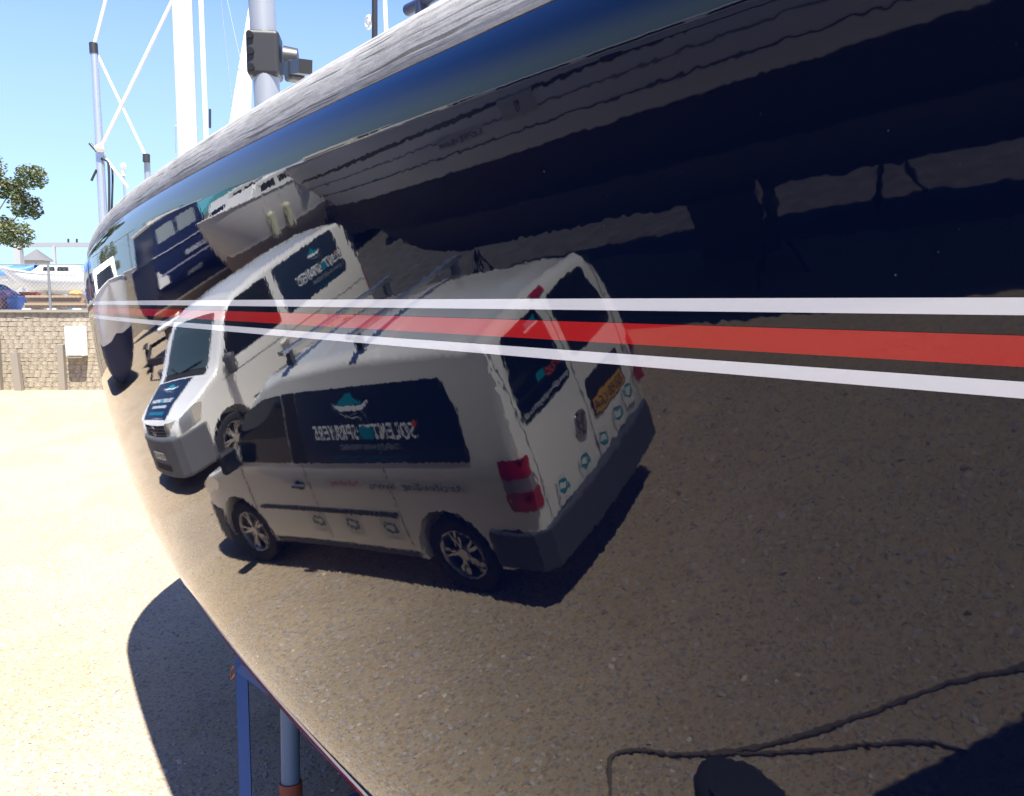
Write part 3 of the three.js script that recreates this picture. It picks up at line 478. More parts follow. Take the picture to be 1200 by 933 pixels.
  { const q = toVan(s, -.04, 0, .885), ring = new THREE.TorusGeometry(.075, .008, 8, 32); ring.rotateY(Math.PI / 2); ring.translate(q.x, q.y, q.z); const bd = part('badge', ring, P.chrome, v);
    const f = (y0, z0, y1, z1) => bar(V(q.x, q.y + y0, q.z + z0), V(q.x, q.y + y1, q.z + z1), .012, .006, V(1, 0, 0));
    part('badge_mark', join([f(.07, -.03, .012, 0), f(.07, .03, .012, 0), f(-.006, -.066, -.068, -.026), f(-.006, .066, -.068, .026), f(-.068, -.026, -.004, 0), f(-.068, .026, -.004, 0)]), P.chrome, bd); }
  for (const sg of [-1, 1]) part('wiper', rod(topP(.02)(sg * .08 - .1, .97), topP(.02)(sg * .5, 1.05), .008), P.dark, v);
}

// ---------------------------------------------------------------- from pixels of the photograph to places
const FW = V(-0.824086, -0.103812, -0.556871), RT = V(.5599, 0, -.8286), UPV = RT.clone().cross(FW);
const look = (px, py) => FW.clone().addScaledVector(RT, (px - 600) / 948).addScaledVector(UPV, -(py - 466.5) / 948);
const atDepth = (px, py, d) => camera.position.clone().addScaledVector(look(px, py), d);
const atZ = (px, py, z) => { const d = look(px, py); return camera.position.clone().addScaledVector(d, z / d.z); };
const bearing = (az, d, x0 = -2.4, z0 = -.56) => [x0 - d * Math.cos(az * Math.PI / 180), z0 + d * Math.sin(az * Math.PI / 180)];

// ---------------------------------------------------------------- fittings on the near yacht
{
  const Y = (g) => inYacht(g), grey = phys(lin(.30, .31, .32), .35, { metalness: .35 });
  // gantry tube with its black clamp by the rail
  const b = atZ(303, -60, -.70), a0 = atZ(314, 128, -.70), a = a0.clone().addScaledVector(b.clone().sub(a0), (3.1 - a0.y) / (b.y - a0.y)); const st = part('gantry_tube', Y(rod(a, b, .034, .034, 24)), grey, yacht);
  const m = a0.clone().lerp(b, .33), cl = rbox(.085, .115, .08, .012, 0, 0, 0, 3), face = new THREE.Matrix4().makeRotationY(1.12); cl.applyMatrix4(face); cl.translate(m.x, m.y, m.z);
  const clamp_ = part('clamp', Y(cl), std(lin(.018, .018, .019), .5), yacht, 'black clamp on the gantry tube');
  const side = V(Math.cos(1.12), 0, -Math.sin(1.12)), out = V(Math.sin(1.12), 0, Math.cos(1.12));
  part('clamp_lug', Y(rod(m.clone().addScaledVector(side, .05).add(V(0, -.005, 0)), m.clone().addScaledVector(side, .085).add(V(0, -.005, 0)), .034, .028, 20)), M.blackPlastic, clamp_);
  for (const dy of [.04, 0, -.04]) for (const sd of [-.03]) part('bolt', Y(new THREE.CylinderGeometry(.009, .009, .008, 12).rotateX(Math.PI / 2).applyMatrix4(face).translate(m.x + out.x * .042 + side.x * sd, m.y + dy, m.z + out.z * .042 + side.z * sd)), std(lin(.02, .02, .021), .4, .6), clamp_);
  part('bracket', Y(join([bar(atZ(335, 82, -.70), atZ(358, 78, -.66), .03, .03), rbox(.04, .045, .04, .008, atZ(345, 84, -.68).x, atZ(345, 84, -.68).y, atZ(345, 84, -.68).z)])), M.blackPlastic, yacht);
  const s0 = atDepth(172, 200, 6.0).setY(3.0); part('rail_stub', Y(rod(s0, atDepth(172, 183, 6.0), .022)), grey, yacht); part('rail_stub', Y(rod(atDepth(171.5, 190, 5.98), atDepth(171.5, 181, 5.98), .026)), M.blackPlastic, yacht);
  // bits above the rail further aft
  part('antenna_post', Y(rod(atZ(437, 48, -.70).setY(3.1), atZ(439, -20, -.70), .006, .006, 8)), M.blackPlastic, yacht);
  part('guard_line', Y(rod(atZ(456, 40, -.72).setY(3.1), atZ(450, -20, -.72), .0045, .0045, 8)), M.rope, yacht);
  part('shackle', Y(new THREE.TorusGeometry(.010, .004, 8, 16).translate(...atZ(432, 26, -.70).toArray())), M.rope, yacht);
  part('fairlead', Y(join([rod(atZ(478, 12, -.66), atZ(512, -6, -.66), .010, .008), rod(atZ(495, 3, -.66), atZ(495, 3, -.66).setY(3.1), .012)])), std(lin(.02, .025, .06), .5), yacht);
}

// ---------------------------------------------------------------- steel shore under the near yacht
{
  const blue = phys(lin(.010, .07, .26), .42), worn = std(lin(.10, .16, .26), .6), rust = std(lin(.22, .06, .035), .8);
  const c = thing('boat_cradle', 'blue steel cradle leg with a tubular jack shoring the navy yacht', 'cradle', -4.05, 0, -1.15);
  const L = (x, y, z) => V(x + 4.05, y, z + 1.15);
  part('upright', bar(L(-3.86, .0, -1.02), L(-4.14, 1.16, -1.10), .06, .012, V(.8, 0, .6)), blue, c);
  const jack = part('jack_tube', rod(L(-3.93, .34, -1.27), L(-3.98, 1.12, -1.30), .048, .048, 20), worn, c, 'worn blue jack tube');
  part('jack_sleeve', rod(L(-3.90, 0, -1.26), L(-3.93, .36, -1.27), .058, .058, 20), rust, jack); part('base_plate', box(.34, .02, .3, .15, .01, -.1), rust, c);
  part('pad', rbox(.26, .05, .2, .015, .06, 1.13, -.16), std(lin(.12, .08, .05), .9), c);
  part('brace', bar(L(-4.10, .98, -1.09), L(-3.97, .80, -1.28), .10, .05, V(0, 1, 0)), blue, c);
  part('brace', bar(L(-3.9, .1, -1.04), L(-4.02, .12, -2.3), .06, .06), blue, c);
  part('tie', tube([L(-4.13, .97, -1.06), L(-4.16, .93, -1.05), L(-4.13, .90, -1.04), L(-4.09, .94, -1.05)], .0035, 20), std(lin(.55, .16, .06), .8), c, 'orange cord tied to the upright');
}

// ---------------------------------------------------------------- retaining wall, terrace and what stands on it
const WP = V(-34.0, 0, -2.27), WD = V(.559, 0, -.829), WN = V(.829, 0, .559); // a point of the wall, along it, out of it
const onWall = (s, y, o = 0) => WP.clone().addScaledVector(WD, s).addScaledVector(WN, o).setY(y);
const wallTurn = Math.atan2(-WD.z, WD.x), WH = 2.84;
const boxOn = (w, h, d, s, y, o) => { const g = new THREE.BoxGeometry(w, h, d); g.rotateY(wallTurn); const q = onWall(s, y, o); g.translate(q.x, q.y, q.z); return g; };
{
  const w = thing('retaining_wall', 'rough stone retaining wall with timber posts, below the upper yard', 'wall', WP.x, 0, WP.z);
  const rel = (g) => g.translate(-WP.x, 0, -WP.z), stone = std(0xffffff, .95, 0, { vertexColors: true, map: dataTex(128, (u, v) => { const k = .64 + .30 * (vnoise(u * 8, v * 8, 8) - .5) + .16 * (vnoise(u * 24, v * 24, 24) - .5); return [k + .05, k + .035, k]; }, true) });
  part('core', rel(boxOn(70, WH - .02, .5, -10, WH / 2 - .01, -.30)), std(lin(.27, .23, .16), .95), w);
  const geos = []; // courses of rubble, each stone with its own size, set-back and tone
  for (let y = 0; y < WH - .05;) {
    const h = Math.min(rr(.11, .19), WH - y); for (let s = -16 + rr(0, .3); s < 9;) {
      const l = rr(.18, .45), g = box(l - .004, h - .004, .24); const p = g.attributes.position; for (let i = 0; i < p.count; i++) p.setXYZ(i, p.getX(i) + rr(-.004, .004), p.getY(i) + rr(-.004, .004), p.getZ(i) + rr(-.006, .006));
      g.computeVertexNormals(); g.rotateY(wallTurn); const q = onWall(s + l / 2, y + h / 2, -.12 + rr(-.006, .006)); g.translate(q.x, q.y, q.z);
      const k = rr(.68, .75), c = new Float32Array(p.count * 3); for (let i = 0; i < p.count; i++) c.set([k, k * .90, k * .76], i * 3); g.setAttribute('color', new THREE.BufferAttribute(c, 3)); geos.push(g.index ? g.toNonIndexed() : g); s += l;
    } y += h;
  }
  const st = part('stonework', rel(mergeGeometries(geos)), stone, w); st.userData.kind = 'stuff';
  part('coping', rel(boxOn(70, .10, .62, -10, WH + .03, -.24)), std(lin(.27, .25, .21), .9), w);
  const timber = std(lin(.25, .22, .18), .9);
  for (const [px, wd, top, lean] of [[1, .22, 393, 0], [26, .26, 413, .06], [76, .22, 404, 0], [-48, .22, 400, 0], [-95, .22, 398, 0]]) {
    const s = (px - 50) * .0312, h = (457 - top) * .0312; const g = box(wd, h, .18); g.rotateZ(lean); g.rotateY(wallTurn); const q = onWall(s, h / 2, lean ? .25 : .10); g.translate(q.x, q.y, q.z); part('timber_post', rel(g), timber, w);
  }
  const bx = thing('meter_box', 'white box hung high on the stone retaining wall', 'box', ...onWall(1.42, 0, .18).toArray()); bx.rotation.y = wallTurn;
  part('casing', rbox(.64, 1.06, .34, .03, 0, 1.78, 0), std(lin(.82, .82, .80), .5), bx); part('door', rbox(.56, .94, .02, .008, 0, 1.78, .178), std(lin(.80, .80, .78), .5), bx); part('bracket', box(.5, .06, .3, 0, 1.21, 0), timber, bx);
  // terrace
  const tg = new THREE.BufferGeometry(); const A = onWall(-90, WH - .06, -.3), B = onWall(60, WH - .06, -.3), C2 = onWall(60, WH - .06, -160), D2 = onWall(-90, WH - .06, -160);
  tg.setAttribute('position', new THREE.Float32BufferAttribute([A, B, C2, D2].flatMap((q) => q.toArray()), 3)); tg.setIndex([0, 1, 2, 0, 2, 3]); tg.computeVertexNormals(); tg.setAttribute('uv', new THREE.Float32BufferAttribute([0, 0, 1, 0, 1, 1, 0, 1], 2));
  struct('terrace', tg, std(lin(.34, .31, .26), .95)).material.side = THREE.DoubleSide;
}
{ // chain link fence along the wall head
  const f = thing('chain_link_fence', 'galvanised chain link fence along the top of the stone wall', 'fence', ...onWall(0, WH + .08, -.2).toArray()); const o = f.position.clone(), rel = (g) => g.translate(-o.x, -o.y, -o.z), galv = std(lin(.20, .21, .22), .6, .2), H = 1.62;
  for (let s = -11.9; s < 9; s += 2.45) part('post', rel(rod(onWall(s, WH + .05, -.2), onWall(s, WH + .1 + H, -.2), .045)), galv, f);
  part('top_rail', rel(rod(onWall(-13, WH + .08 + H, -.2), onWall(9, WH + .08 + H, -.2), .02)), galv, f); const wires = [];
  for (let s = -14; s < 9; s += .15) for (const k of [1, -1]) { const a = onWall(s, WH + .1, -.2 + .004 * k), b = onWall(s + 1.5 * k, WH + .1 + 1.5, -.2 + .004 * k); wires.push(rod(a, b, .004, .004, 3)); }
  const wm = part('wire_mesh', rel(join(wires)), galv, f); wm.userData.kind = 'stuff';
}
{ // stacked timber behind the fence
  const c = thing('timber_stack', 'low stack of brown boards on pale bearers behind the wire fence', 'timber', ...onWall(-.05, WH - .06, -1.6).toArray()); c.rotation.y = wallTurn;
  const tones = [lin(.30, .20, .12), lin(.36, .26, .17), lin(.27, .19, .13)].map((q) => std(q, .9)), pale = std(lin(.62, .60, .56), .8);
  for (const x of [-1.05, -.1, .85]) part('bearer', box(.34, .2, .9, x, .1, 0), pale, c);
  for (let k = 0; k < 5; k++) part('board', box(2.2 + rr(-.15, .1), .085, .85 + rr(-.08, .08), rr(-.05, .05), .255 + k * .095, rr(-.04, .04)), tones[k % 3], c);
  const b2 = thing('orange_sack', 'orange sack lying on the stacked brown boards', 'sack', ...onWall(.55, WH - .06 + .70, -1.6).toArray()); part('cloth', new THREE.SphereGeometry(.3, 16, 10).scale(1.1, .38, .8).translate(0, .05, 0), std(lin(.55, .27, .09), .9), b2); part('tied_neck', rod(V(.28, .06, 0), V(.42, .1, .02), .06, .09), std(lin(.55, .27, .09), .9), b2);
  const rb = thing('red_drum', 'small red drum beside the stacked boards on the wall head', 'drum', ...onWall(1.5, WH - .06, -1.0).toArray()); part('shell', new THREE.LatheGeometry([[.001, 0], [.2, 0], [.2, .02], [.19, .03], [.19, .3], [.2, .31], [.2, .34], [.001, .34]].map(([x, y]) => new THREE.Vector2(x, y)), 24), std(lin(.6, .07, .09), .5), rb); part('lid_ring', new THREE.TorusGeometry(.195, .012, 8, 24).rotateX(Math.PI / 2).translate(0, .33, 0), M.steel, rb);
}
// ---------------------------------------------------------------- boats
const skin = (c, r = .25) => phys(c, r);
function boat(o) { // bow along +x; half breadth, sheer and keel line from simple curves
  const t0 = thing(o.name, o.label, 'boat', o.x, o.base ?? 0, o.z, o.turn, o.group), B = o.beam / 2, L = o.len;
  const half = (t) => t < .5 ? B * (o.tr + (1 - o.tr) * Math.sin(t / .5 * Math.PI / 2)) : B * (1 - Math.pow((t - .5) / .5, o.bluff ?? 2.3));
  const sheer = (t) => o.ys + (o.rise ?? .3) * Math.pow(Math.max(0, (t - .35) / .65), 2) + .06 * Math.pow(Math.max(0, (.3 - t) / .3), 2);
  const keelY = (t) => { const s = sheer(t); return o.yk + (s - o.yk) * Math.pow(Math.max(0, (t - (o.fore ?? .62)) / (1 - (o.fore ?? .62))), 2.2) * .98 + (o.ywl - o.yk) * .8 * Math.pow(Math.max(0, ((o.aft ?? .3) - t) / (o.aft ?? .3)), 1.6); };
  const X = (t, y) => lerp(-L / 2, L / 2 - (o.rake ?? .5) * Math.max(0, (sheer(1) - y)) * smooth(.5, 1, t), t);
  const br = (t, y) => { const k = keelY(t), s = clamp((y - k) / Math.max(.02, sheer(t) - k), 0, 1); return Math.max(.004, half(t)) * Math.pow(1 - Math.pow(1 - s, o.full ?? 2.6), .62); };
  const strip = (lo, hi, nv, off = 0) => join([1, -1].map((sg) => { const g = grid(60, nv, (u, v) => { const a = clamp(lo(u), keelY(u), sheer(u)), b = clamp(hi(u), keelY(u), sheer(u)), y = lerp(a, b, v); return V(X(u, y), y, sg * (br(u, y) + off)); }); if (sg > 0) { const ix = g.index.array; for (let i = 0; i < ix.length; i += 3) [ix[i], ix[i + 1]] = [ix[i + 1], ix[i]]; g.computeVertexNormals(); } return g; }));
  const w = o.ywl; const hull = part('topsides', strip(() => w + .06, sheer, 12), o.top, t0);
  part('boot_stripe', strip(() => w - .001, () => w + .061, 1), o.boot ?? o.top, hull); part('bottom', strip(keelY, () => w, 14), o.bottom, t0);
  part('transom', grid(10, 10, (u, v) => { const y = lerp(keelY(0), sheer(0), v), b = br(0, y); return V(-L / 2, y, lerp(-b, b, u)); }), o.top, t0);
  part('deck', grid(50, 6, (u, v) => { const y = sheer(u) - .04, b = br(u, y) - .01; return V(X(u, y), y + .04 * Math.sin(Math.PI * v), lerp(-b, b, v)); }), o.deckM ?? M.deck, t0);
  part('rail', join([1, -1].map((sg) => tube(Array.from({ length: 24 }, (_, i) => { const u = i / 23, y = sheer(u); return V(X(u, y), y + .01, sg * br(u, y)); }), .022, 60, 6))), o.railM ?? o.top, t0);
  if (o.keel) { const [x, ln, th, y0] = o.keel, g = new THREE.CylinderGeometry(.5, .42, o.yk + .3 - y0, 24, 1); g.scale(ln, 1, th); g.translate(x, (o.yk + .3 + y0) / 2, 0); part('keel', g, o.bottom, t0); const r = box(.42, o.ywl - .25 - y0, .05, -L / 2 + .7, (o.ywl + .2 + y0 + .5) / 2 - .1, 0); part('rudder', r, o.bottom, t0); }
  for (const c of o.cabins ?? []) { const [x0, x1, wd, y0, y1, sl, m] = c; // cabin with sloping front, windows cut to its sides
    const sh = new THREE.Shape([[x0, y0], [x1, y0], [x1 - sl, y1], [x0 + .08, y1]].map(([x, y]) => new THREE.Vector2(x, y))); const g = new THREE.ExtrudeGeometry(sh, { depth: wd - .1, bevelEnabled: true, bevelSize: .05, bevelThickness: .05, bevelSegments: 3 }); g.translate(0, 0, -wd / 2 + .05); const cb = part('cabin', g, m ?? o.cabinM ?? o.top, t0);
    const n = c[7] ?? 3, h0 = lerp(y0, y1, .42), h1 = lerp(y0, y1, .86), xs = x1 - sl * .9 - x0 - .2; for (const sg of [1, -1]) for (let k = 0; k < n; k++) { const a = x0 + .16 + xs * k / n, b = x0 + .16 + xs * (k + .86) / n; part('window', patch(round([[a, h0], [b, h0], [b - .04, h1], [a, h1]], .04), (x, y) => V(x, y, sg * (wd / 2 + .004)), .4), c[8] ?? P.glass, cb); }
    part('windscreen', patch(round([[-wd * .4, .40], [wd * .4, .40], [wd * .36, .88], [-wd * .36, .88]], .05), (z, t) => V(lerp(x1, x1 - sl, t) + .056, lerp(y0, y1, t), z), .4), P.glass, cb);
  }
  return { t0, X, br, sheer, hull, half };
}
function lettering(b, txt, x0, x1, y0, y1, sg, bg, fg, off = .012) { // name painted on the topsides
  const tx = canvasTex(512, 128, (g, w, h) => { g.fillStyle = bg; g.fillRect(0, 0, w, h); g.fillStyle = fg; g.font = 'bold 100px sans-serif'; g.textAlign = 'center'; g.textBaseline = 'middle'; g.fillText(txt, w / 2, h / 2 + 6, w * .94); });
  part('lettering', patch(rect(x0, y0, x1, y1), (x, y) => { const t = (x + b.len / 2) / b.len; return V(x, y, sg * (b.o.br(t, y) + off)); }, .2, (x, y) => [sg > 0 ? (x - x0) / (x1 - x0) : (x1 - x) / (x1 - x0), (y - y0) / (y1 - y0)]), ink(tx), b.o.t0);
}
function stand(x, z, h, m, label, group) { const t = thing('boat_stand', label, 'stand', x, 0, z, 0, group); part('screw', rod(V(0, h * .6, 0), V(0, h, 0), .025), M.steel, t); part('pad', rbox(.22, .04, .22, .012, 0, h, 0), std(lin(.12, .08, .05), .9), t); for (let k = 0; k < 3; k++) { const a = k * 2.094 + .4; part('leg', rod(V(Math.cos(a) * .38, 0, Math.sin(a) * .38), V(0, h * .72, 0), .024), m, t); } }

const gel = skin(lin(.78, .78, .76)), creamGel = skin(lin(.70, .66, .56)), navyBottom = std(lin(.012, .02, .055), .7), navyGel = skin(lin(.018, .028, .085), .2), brownBottom = std(lin(.25, .20, .165), .85), redStand = std(lin(.03, .035, .05), .6);
{ // long sailing yacht across the yard, its shaded side mirrored in the upper right of the hull
  const o = { name: 'moored_yacht', label: 'long white yacht with dark bottom and fin keel, on stands opposite the navy yacht', x: -6.3, z: 7.15, turn: Math.PI - .12, len: 19, beam: 3.2, tr: .6, fore: .8, aft: .12, yk: .72, ywl: 2.05, ys: 2.92, rise: .08, rake: .9, full: 2.2, top: skin(lin(.74, .74, .73)), boot: gel, bottom: std(lin(.085, .09, .105), .55), keel: [-.4, 1.3, .24, .05], railM: M.alu, cabins: [[-2.6, 3.0, 1.7, 2.88, 3.1, .7, skin(lin(.72, .71, .68))]] };  // bottom painted lighter, for ground light bounced up onto the hull
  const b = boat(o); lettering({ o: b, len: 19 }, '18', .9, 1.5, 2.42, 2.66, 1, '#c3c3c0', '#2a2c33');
  lettering({ o: b, len: 19 }, 'LOREMAR', 1.9, 2.9, 2.36, 2.48, 1, '#c3c3c0', '#55575c');
  part('port_light', rbox(.30, .16, .04, .015, -.3, 2.68, 1.59), P.glass, b.t0);
  part('deck_cover', (() => { const sh = new THREE.Shape([[-6.4, 2.92], [-2.8, 2.92], [-3.0, 3.16], [-6.2, 3.1]].map(([x, y]) => new THREE.Vector2(x, y))); const g = new THREE.ExtrudeGeometry(sh, { depth: 1.9, bevelEnabled: true, bevelSize: .06, bevelThickness: .1, bevelSegments: 3 }); g.translate(0, 0, -.95); return g; })(), std(lin(.012, .017, .04), .85), b.t0, 'navy canvas cover over the cockpit');
  part('shade_band', grid(80, 6, (u, v) => { const t = lerp(.004, .985, u), y = lerp(1.42, 2.046, v); return V(b.X(t, y), y, b.br(t, y) + .005); }), std(lin(.010, .013, .022), .5), b.t0, 'dark band painted as the shaded upper part of the bottom');  // upper bottom painted darker, as if missing the light bounced off the ground
  for (const [y0, h, m] of [[2.44, .02, .30], [2.60, .05, .10], [2.78, .025, .9]]) part('side_line', grid(60, 1, (u, v) => { const t = lerp(.02, .97, u), y = y0 + h * v + .05 * t * t; return V(b.X(t, y), y, b.br(t, y) + .004); }), skin(lin(m * .8, m * .8, m * .82)), b.t0);
  part('stripe', grid(60, 1, (u, v) => { const t = lerp(.02, .96, u), y = 2.24 + .02 * v + .05 * t * t; return V(b.X(t, y), y, b.br(t, y) + .004); }), std(lin(.05, .06, .09), .5), b.t0);
  stand(-5.1, 6.6, 1.05, redStand, 'dark steel stand beside the fin keel of the long white yacht'); stand(-4.5, 8.6, 1.05, redStand, 'dark steel stand on the far side of the long white yacht'); stand(-10.6, 6.6, .95, redStand, 'dark steel stand under the forefoot of the long white yacht');
}
{ // white cruiser with a blue bottom, bow towards the boats
  const o = { name: 'blue_bottomed_cruiser', label: 'white cabin cruiser with dark blue bottom, standing bow on before the stone wall', x: -26.2, z: 1.0, turn: -.06, len: 6.8, beam: 2.75, tr: .9, bluff: 5, full: 5, rake: .2, fore: .8, yk: .12, ywl: 1.5, ys: 2.7, rise: .35, top: gel, bottom: std(lin(.012, .022, .075), .6), cabins: [[-2.2, 1.4, 2.0, 2.65, 3.6, .6, gel, 2]] };
  boat(o);
}
{ // navy work boat with a white roofed wheelhouse and lettering
  const [x, z] = bearing(18.0, 23.5); const o = { name: 'blue_work_boat', label: 'navy blue work boat with white roofed wheelhouse and white lettering on its side', x, z, turn: 1.27 + Math.PI, len: 7.2, beam: 2.5, tr: .92, aft: .05, yk: 1.0, ywl: 1.35, ys: 2.75, rise: .25, rake: .3, full: 3.2, top: navyGel, boot: gel, bottom: brownBottom, keel: [-.4, 3, .2, .05], railM: skin(lin(.35, .36, .42)), cabins: [[-3.3, -.8, 2.1, 2.7, 3.62, .25, navyGel, 2, phys(lin(.30, .34, .36), .1)]] };  // wheelhouse panes coloured pale for the brightness they would reflect
  const b = boat(o); part('wheelhouse_roof', rbox(2.75, .10, 1.95, .04, -2.05, 3.72, 0), creamGel, b.t0); part('life_raft', rbox(1.3, .26, .8, .1, -2.1, 3.9, 0), creamGel, b.t0); part('roof_rail', join([-.5, .5].map((q) => tube([V(-2.8, 3.78, q), V(-2.8, 4.15, q), V(-1.4, 4.15, q), V(-1.4, 3.78, q)], .02, 20, 6))), M.blackPlastic, b.t0);
  for (const [txt, x0, x1, y0, y1, fg] of [['LUGANO', -2.2, -1.1, 2.34, 2.56, '#e2e4ea'], ['LINER', -.8, .1, 2.40, 2.60, '#dfe2e8'], ['DIVING', -2.3, -1.4, 1.80, 2.0, '#c9cdd6'], ['FISHING', -.3, .7, 1.98, 2.18, '#c9cdd6']]) lettering({ o: b, len: 7.2 }, txt, x0, x1, y0, y1, -1, '#252c4a', fg);
  part('hull_stripe', grid(30, 1, (u, v) => { const t = lerp(.02, .7, u), y = 2.22 + .05 * v; return V(b.X(t, y), y, -(b.br(t, y) + .008)); }), std(lin(.35, .36, .5), .5), b.t0); part('door', rbox(.5, .5, .04, .02, -3.25, 2.2, -1.13), gel, b.t0);
}
{ // brown bottomed sloop with two fenders
  const [x, z] = bearing(23.2, 19); const o = { name: 'brown_bottomed_sloop', label: 'small sloop with brown bottom and two pale fenders hung over its side', x, z, turn: 1.16, len: 5.4, beam: 2.3, tr: .6, bluff: 3, rake: .3, yk: .7, ywl: 1.85, ys: 2.72, rise: .25, top: skin(lin(.62, .60, .57)), boot: gel, bottom: brownBottom, keel: [-.3, 1.6, .2, .05], cabins: [[-1.2, 1.2, 1.3, 2.7, 3.05, .5, gel, 2]] };
  const b = boat(o); for (const dx of [1.05, .35]) { const f = thing('fender', 'pale yellow inflatable fender hanging on the brown bottomed sloop', 'fender', ...b.t0.localToWorld(V(dx, 2.05, 1.22)).toArray(), 0, 'fenders on the brown bottomed sloop'); part('body', new THREE.CapsuleGeometry(.11, .42, 6, 14), std(lin(.62, .60, .42), .5), f); part('lanyard', rod(V(0, .3, 0), V(0, .75, -.08), .012), M.rope, f); }
}
{ // big grey-white motor cruiser, stern quarter
  const [x, z] = bearing(29.0, 25, -1.6); const o = { name: 'motor_cruiser', label: 'big pale grey motor cruiser with high slab sides and cream cabin', x, z, turn: 1.0, len: 9.5, beam: 3.2, tr: .9, yk: .8, ywl: 1.5, ys: 2.95, rise: .35, rake: .3, full: 3.4, top: skin(lin(.62, .61, .61)), boot: gel, bottom: navyBottom, keel: [-1, 3, .2, .05], cabins: [[-3.6, .6, 2.3, 2.9, 3.7, .8, creamGel, 3]] };
  const b = boat(o); part('stern_locker', rbox(1.0, .8, 1.9, .06, -4.2, 2.6, .9), creamGel, b.t0);
  const [x2, z2] = bearing(24.6, 21.5, -1.8); const o2 = { name: 'white_day_boat', label: 'white day boat with boxy white cuddy between the sloop and the motor cruiser', x: x2, z: z2, turn: .2, len: 5.2, beam: 2.1, tr: .85, yk: 1.0, ywl: 1.35, ys: 2.3, rise: .4, top: gel, bottom: brownBottom, keel: [-.4, 2.4, .2, .05], cabins: [[-.3, 1.3, 1.5, 2.25, 3.1, .5, gel, 2]] }; boat(o2);
  const [x3, z3] = bearing(34.0, 27, -1.4); const o3 = { name: 'cream_cabin_boat', label: 'cream cabin boat standing beyond the long white yacht', x: x3, z: z3, turn: 1.0, len: 7, beam: 2.7, tr: .9, yk: .9, ywl: 1.4, ys: 2.6, rise: .3, top: creamGel, bottom: navyBottom, keel: [-1, 3, .2, .05], cabins: [[-2.6, 1.2, 1.9, 2.55, 3.35, .7, gel, 3]] }; boat(o3);
}
{ // more boats laid up further back
  const rows = [[20.2, 31, 1.2, 6.5, 2.4, 'white_sloop', 'white sloop laid up far behind the small sloop with fenders', gel, gel], [26.6, 33, .9, 7.0, 2.6, 'pale_cruiser', 'pale cruiser laid up far behind the white day boat', creamGel, gel], [12.2, 34, 1.5, 5.5, 2.2, 'grey_dory', 'pale grey dory laid up behind the navy work boat', skin(lin(.55, .56, .58)), gel], [38.5, 24, 1.1, 8.0, 2.8, 'tall_white_cruiser', 'tall white cruiser rising behind the long white yacht', gel, creamGel]];
  for (const [az, dd, tn, ln, bm, name, label, top, cab] of rows) { const [x, z] = bearing(az, dd, -1.8); boat({ name, label, x, z, turn: tn, len: ln, beam: bm, tr: .7, yk: .8, ywl: 1.3, ys: 2.7, rise: .3, top, boot: gel, bottom: navyBottom, keel: [-.3, 2, .2, .05], cabins: [[-1.9, 1.3, bm * .65, 2.65, 3.3, .6, cab, 3]] }); }
}
{ // boats on the upper yard seen over the wall
  const q = atDepth(62, 350, 40); boat({ name: 'white_motor_boat', label: 'white motor boat with small cabin on the upper yard behind the wire fence', x: q.x, base: 2.35, z: q.z, turn: wallTurn + Math.PI + .15, len: 4.9, beam: 1.9, tr: .85, yk: 1.35, ywl: 1.55, ys: 2.3, rise: .42, top: gel, boot: gel, bottom: skin(lin(.6, .6, .58)), cabins: [[-1.2, .9, 1.3, 2.28, 2.75, .7, gel, 2]] });
  const q2 = atDepth(2, 350, 42); const tb = boat({ name: 'covered_dinghy', label: 'boat under a bright blue tarpaulin on the upper yard', x: q2.x, base: 2.6, z: q2.z, turn: wallTurn + .1, len: 4.0, beam: 1.7, tr: .8, yk: 1.3, ywl: 1.5, ys: 2.15, rise: .3, top: gel, bottom: gel });
  part('tarpaulin', grid(30, 12, (u, v) => { const t = lerp(.0, .95, u), a = (v - .5) * Math.PI, y0 = tb.sheer(t), w = tb.half(t) + .05; return V(tb.X(t, y0), y0 - .25 + (.62 + .05 * Math.sin(t * 20)) * Math.pow(Math.cos(a * .94), .6), Math.sin(a) * w); }), std(lin(.03, .14, .46), .6), tb.t0, 'bright blue tarpaulin');
  for (const [bx, n] of [[q, 62], [q2, 2]]) { const tr = thing('trestle', n === 2 ? 'low timber trestle under the boat with the blue tarpaulin' : 'low timber trestle under the white motor boat', 'trestle', bx.x, WH - .06, bx.z, wallTurn); part('beam', box(.2, .16, 1.7, 0, .86, 0), std(lin(.25, .18, .12), .9), tr); for (const sx of [-.6, .6]) part('leg', box(.16, .8, .16, 0, .4, sx), std(lin(.25, .18, .12), .9), tr); }
}
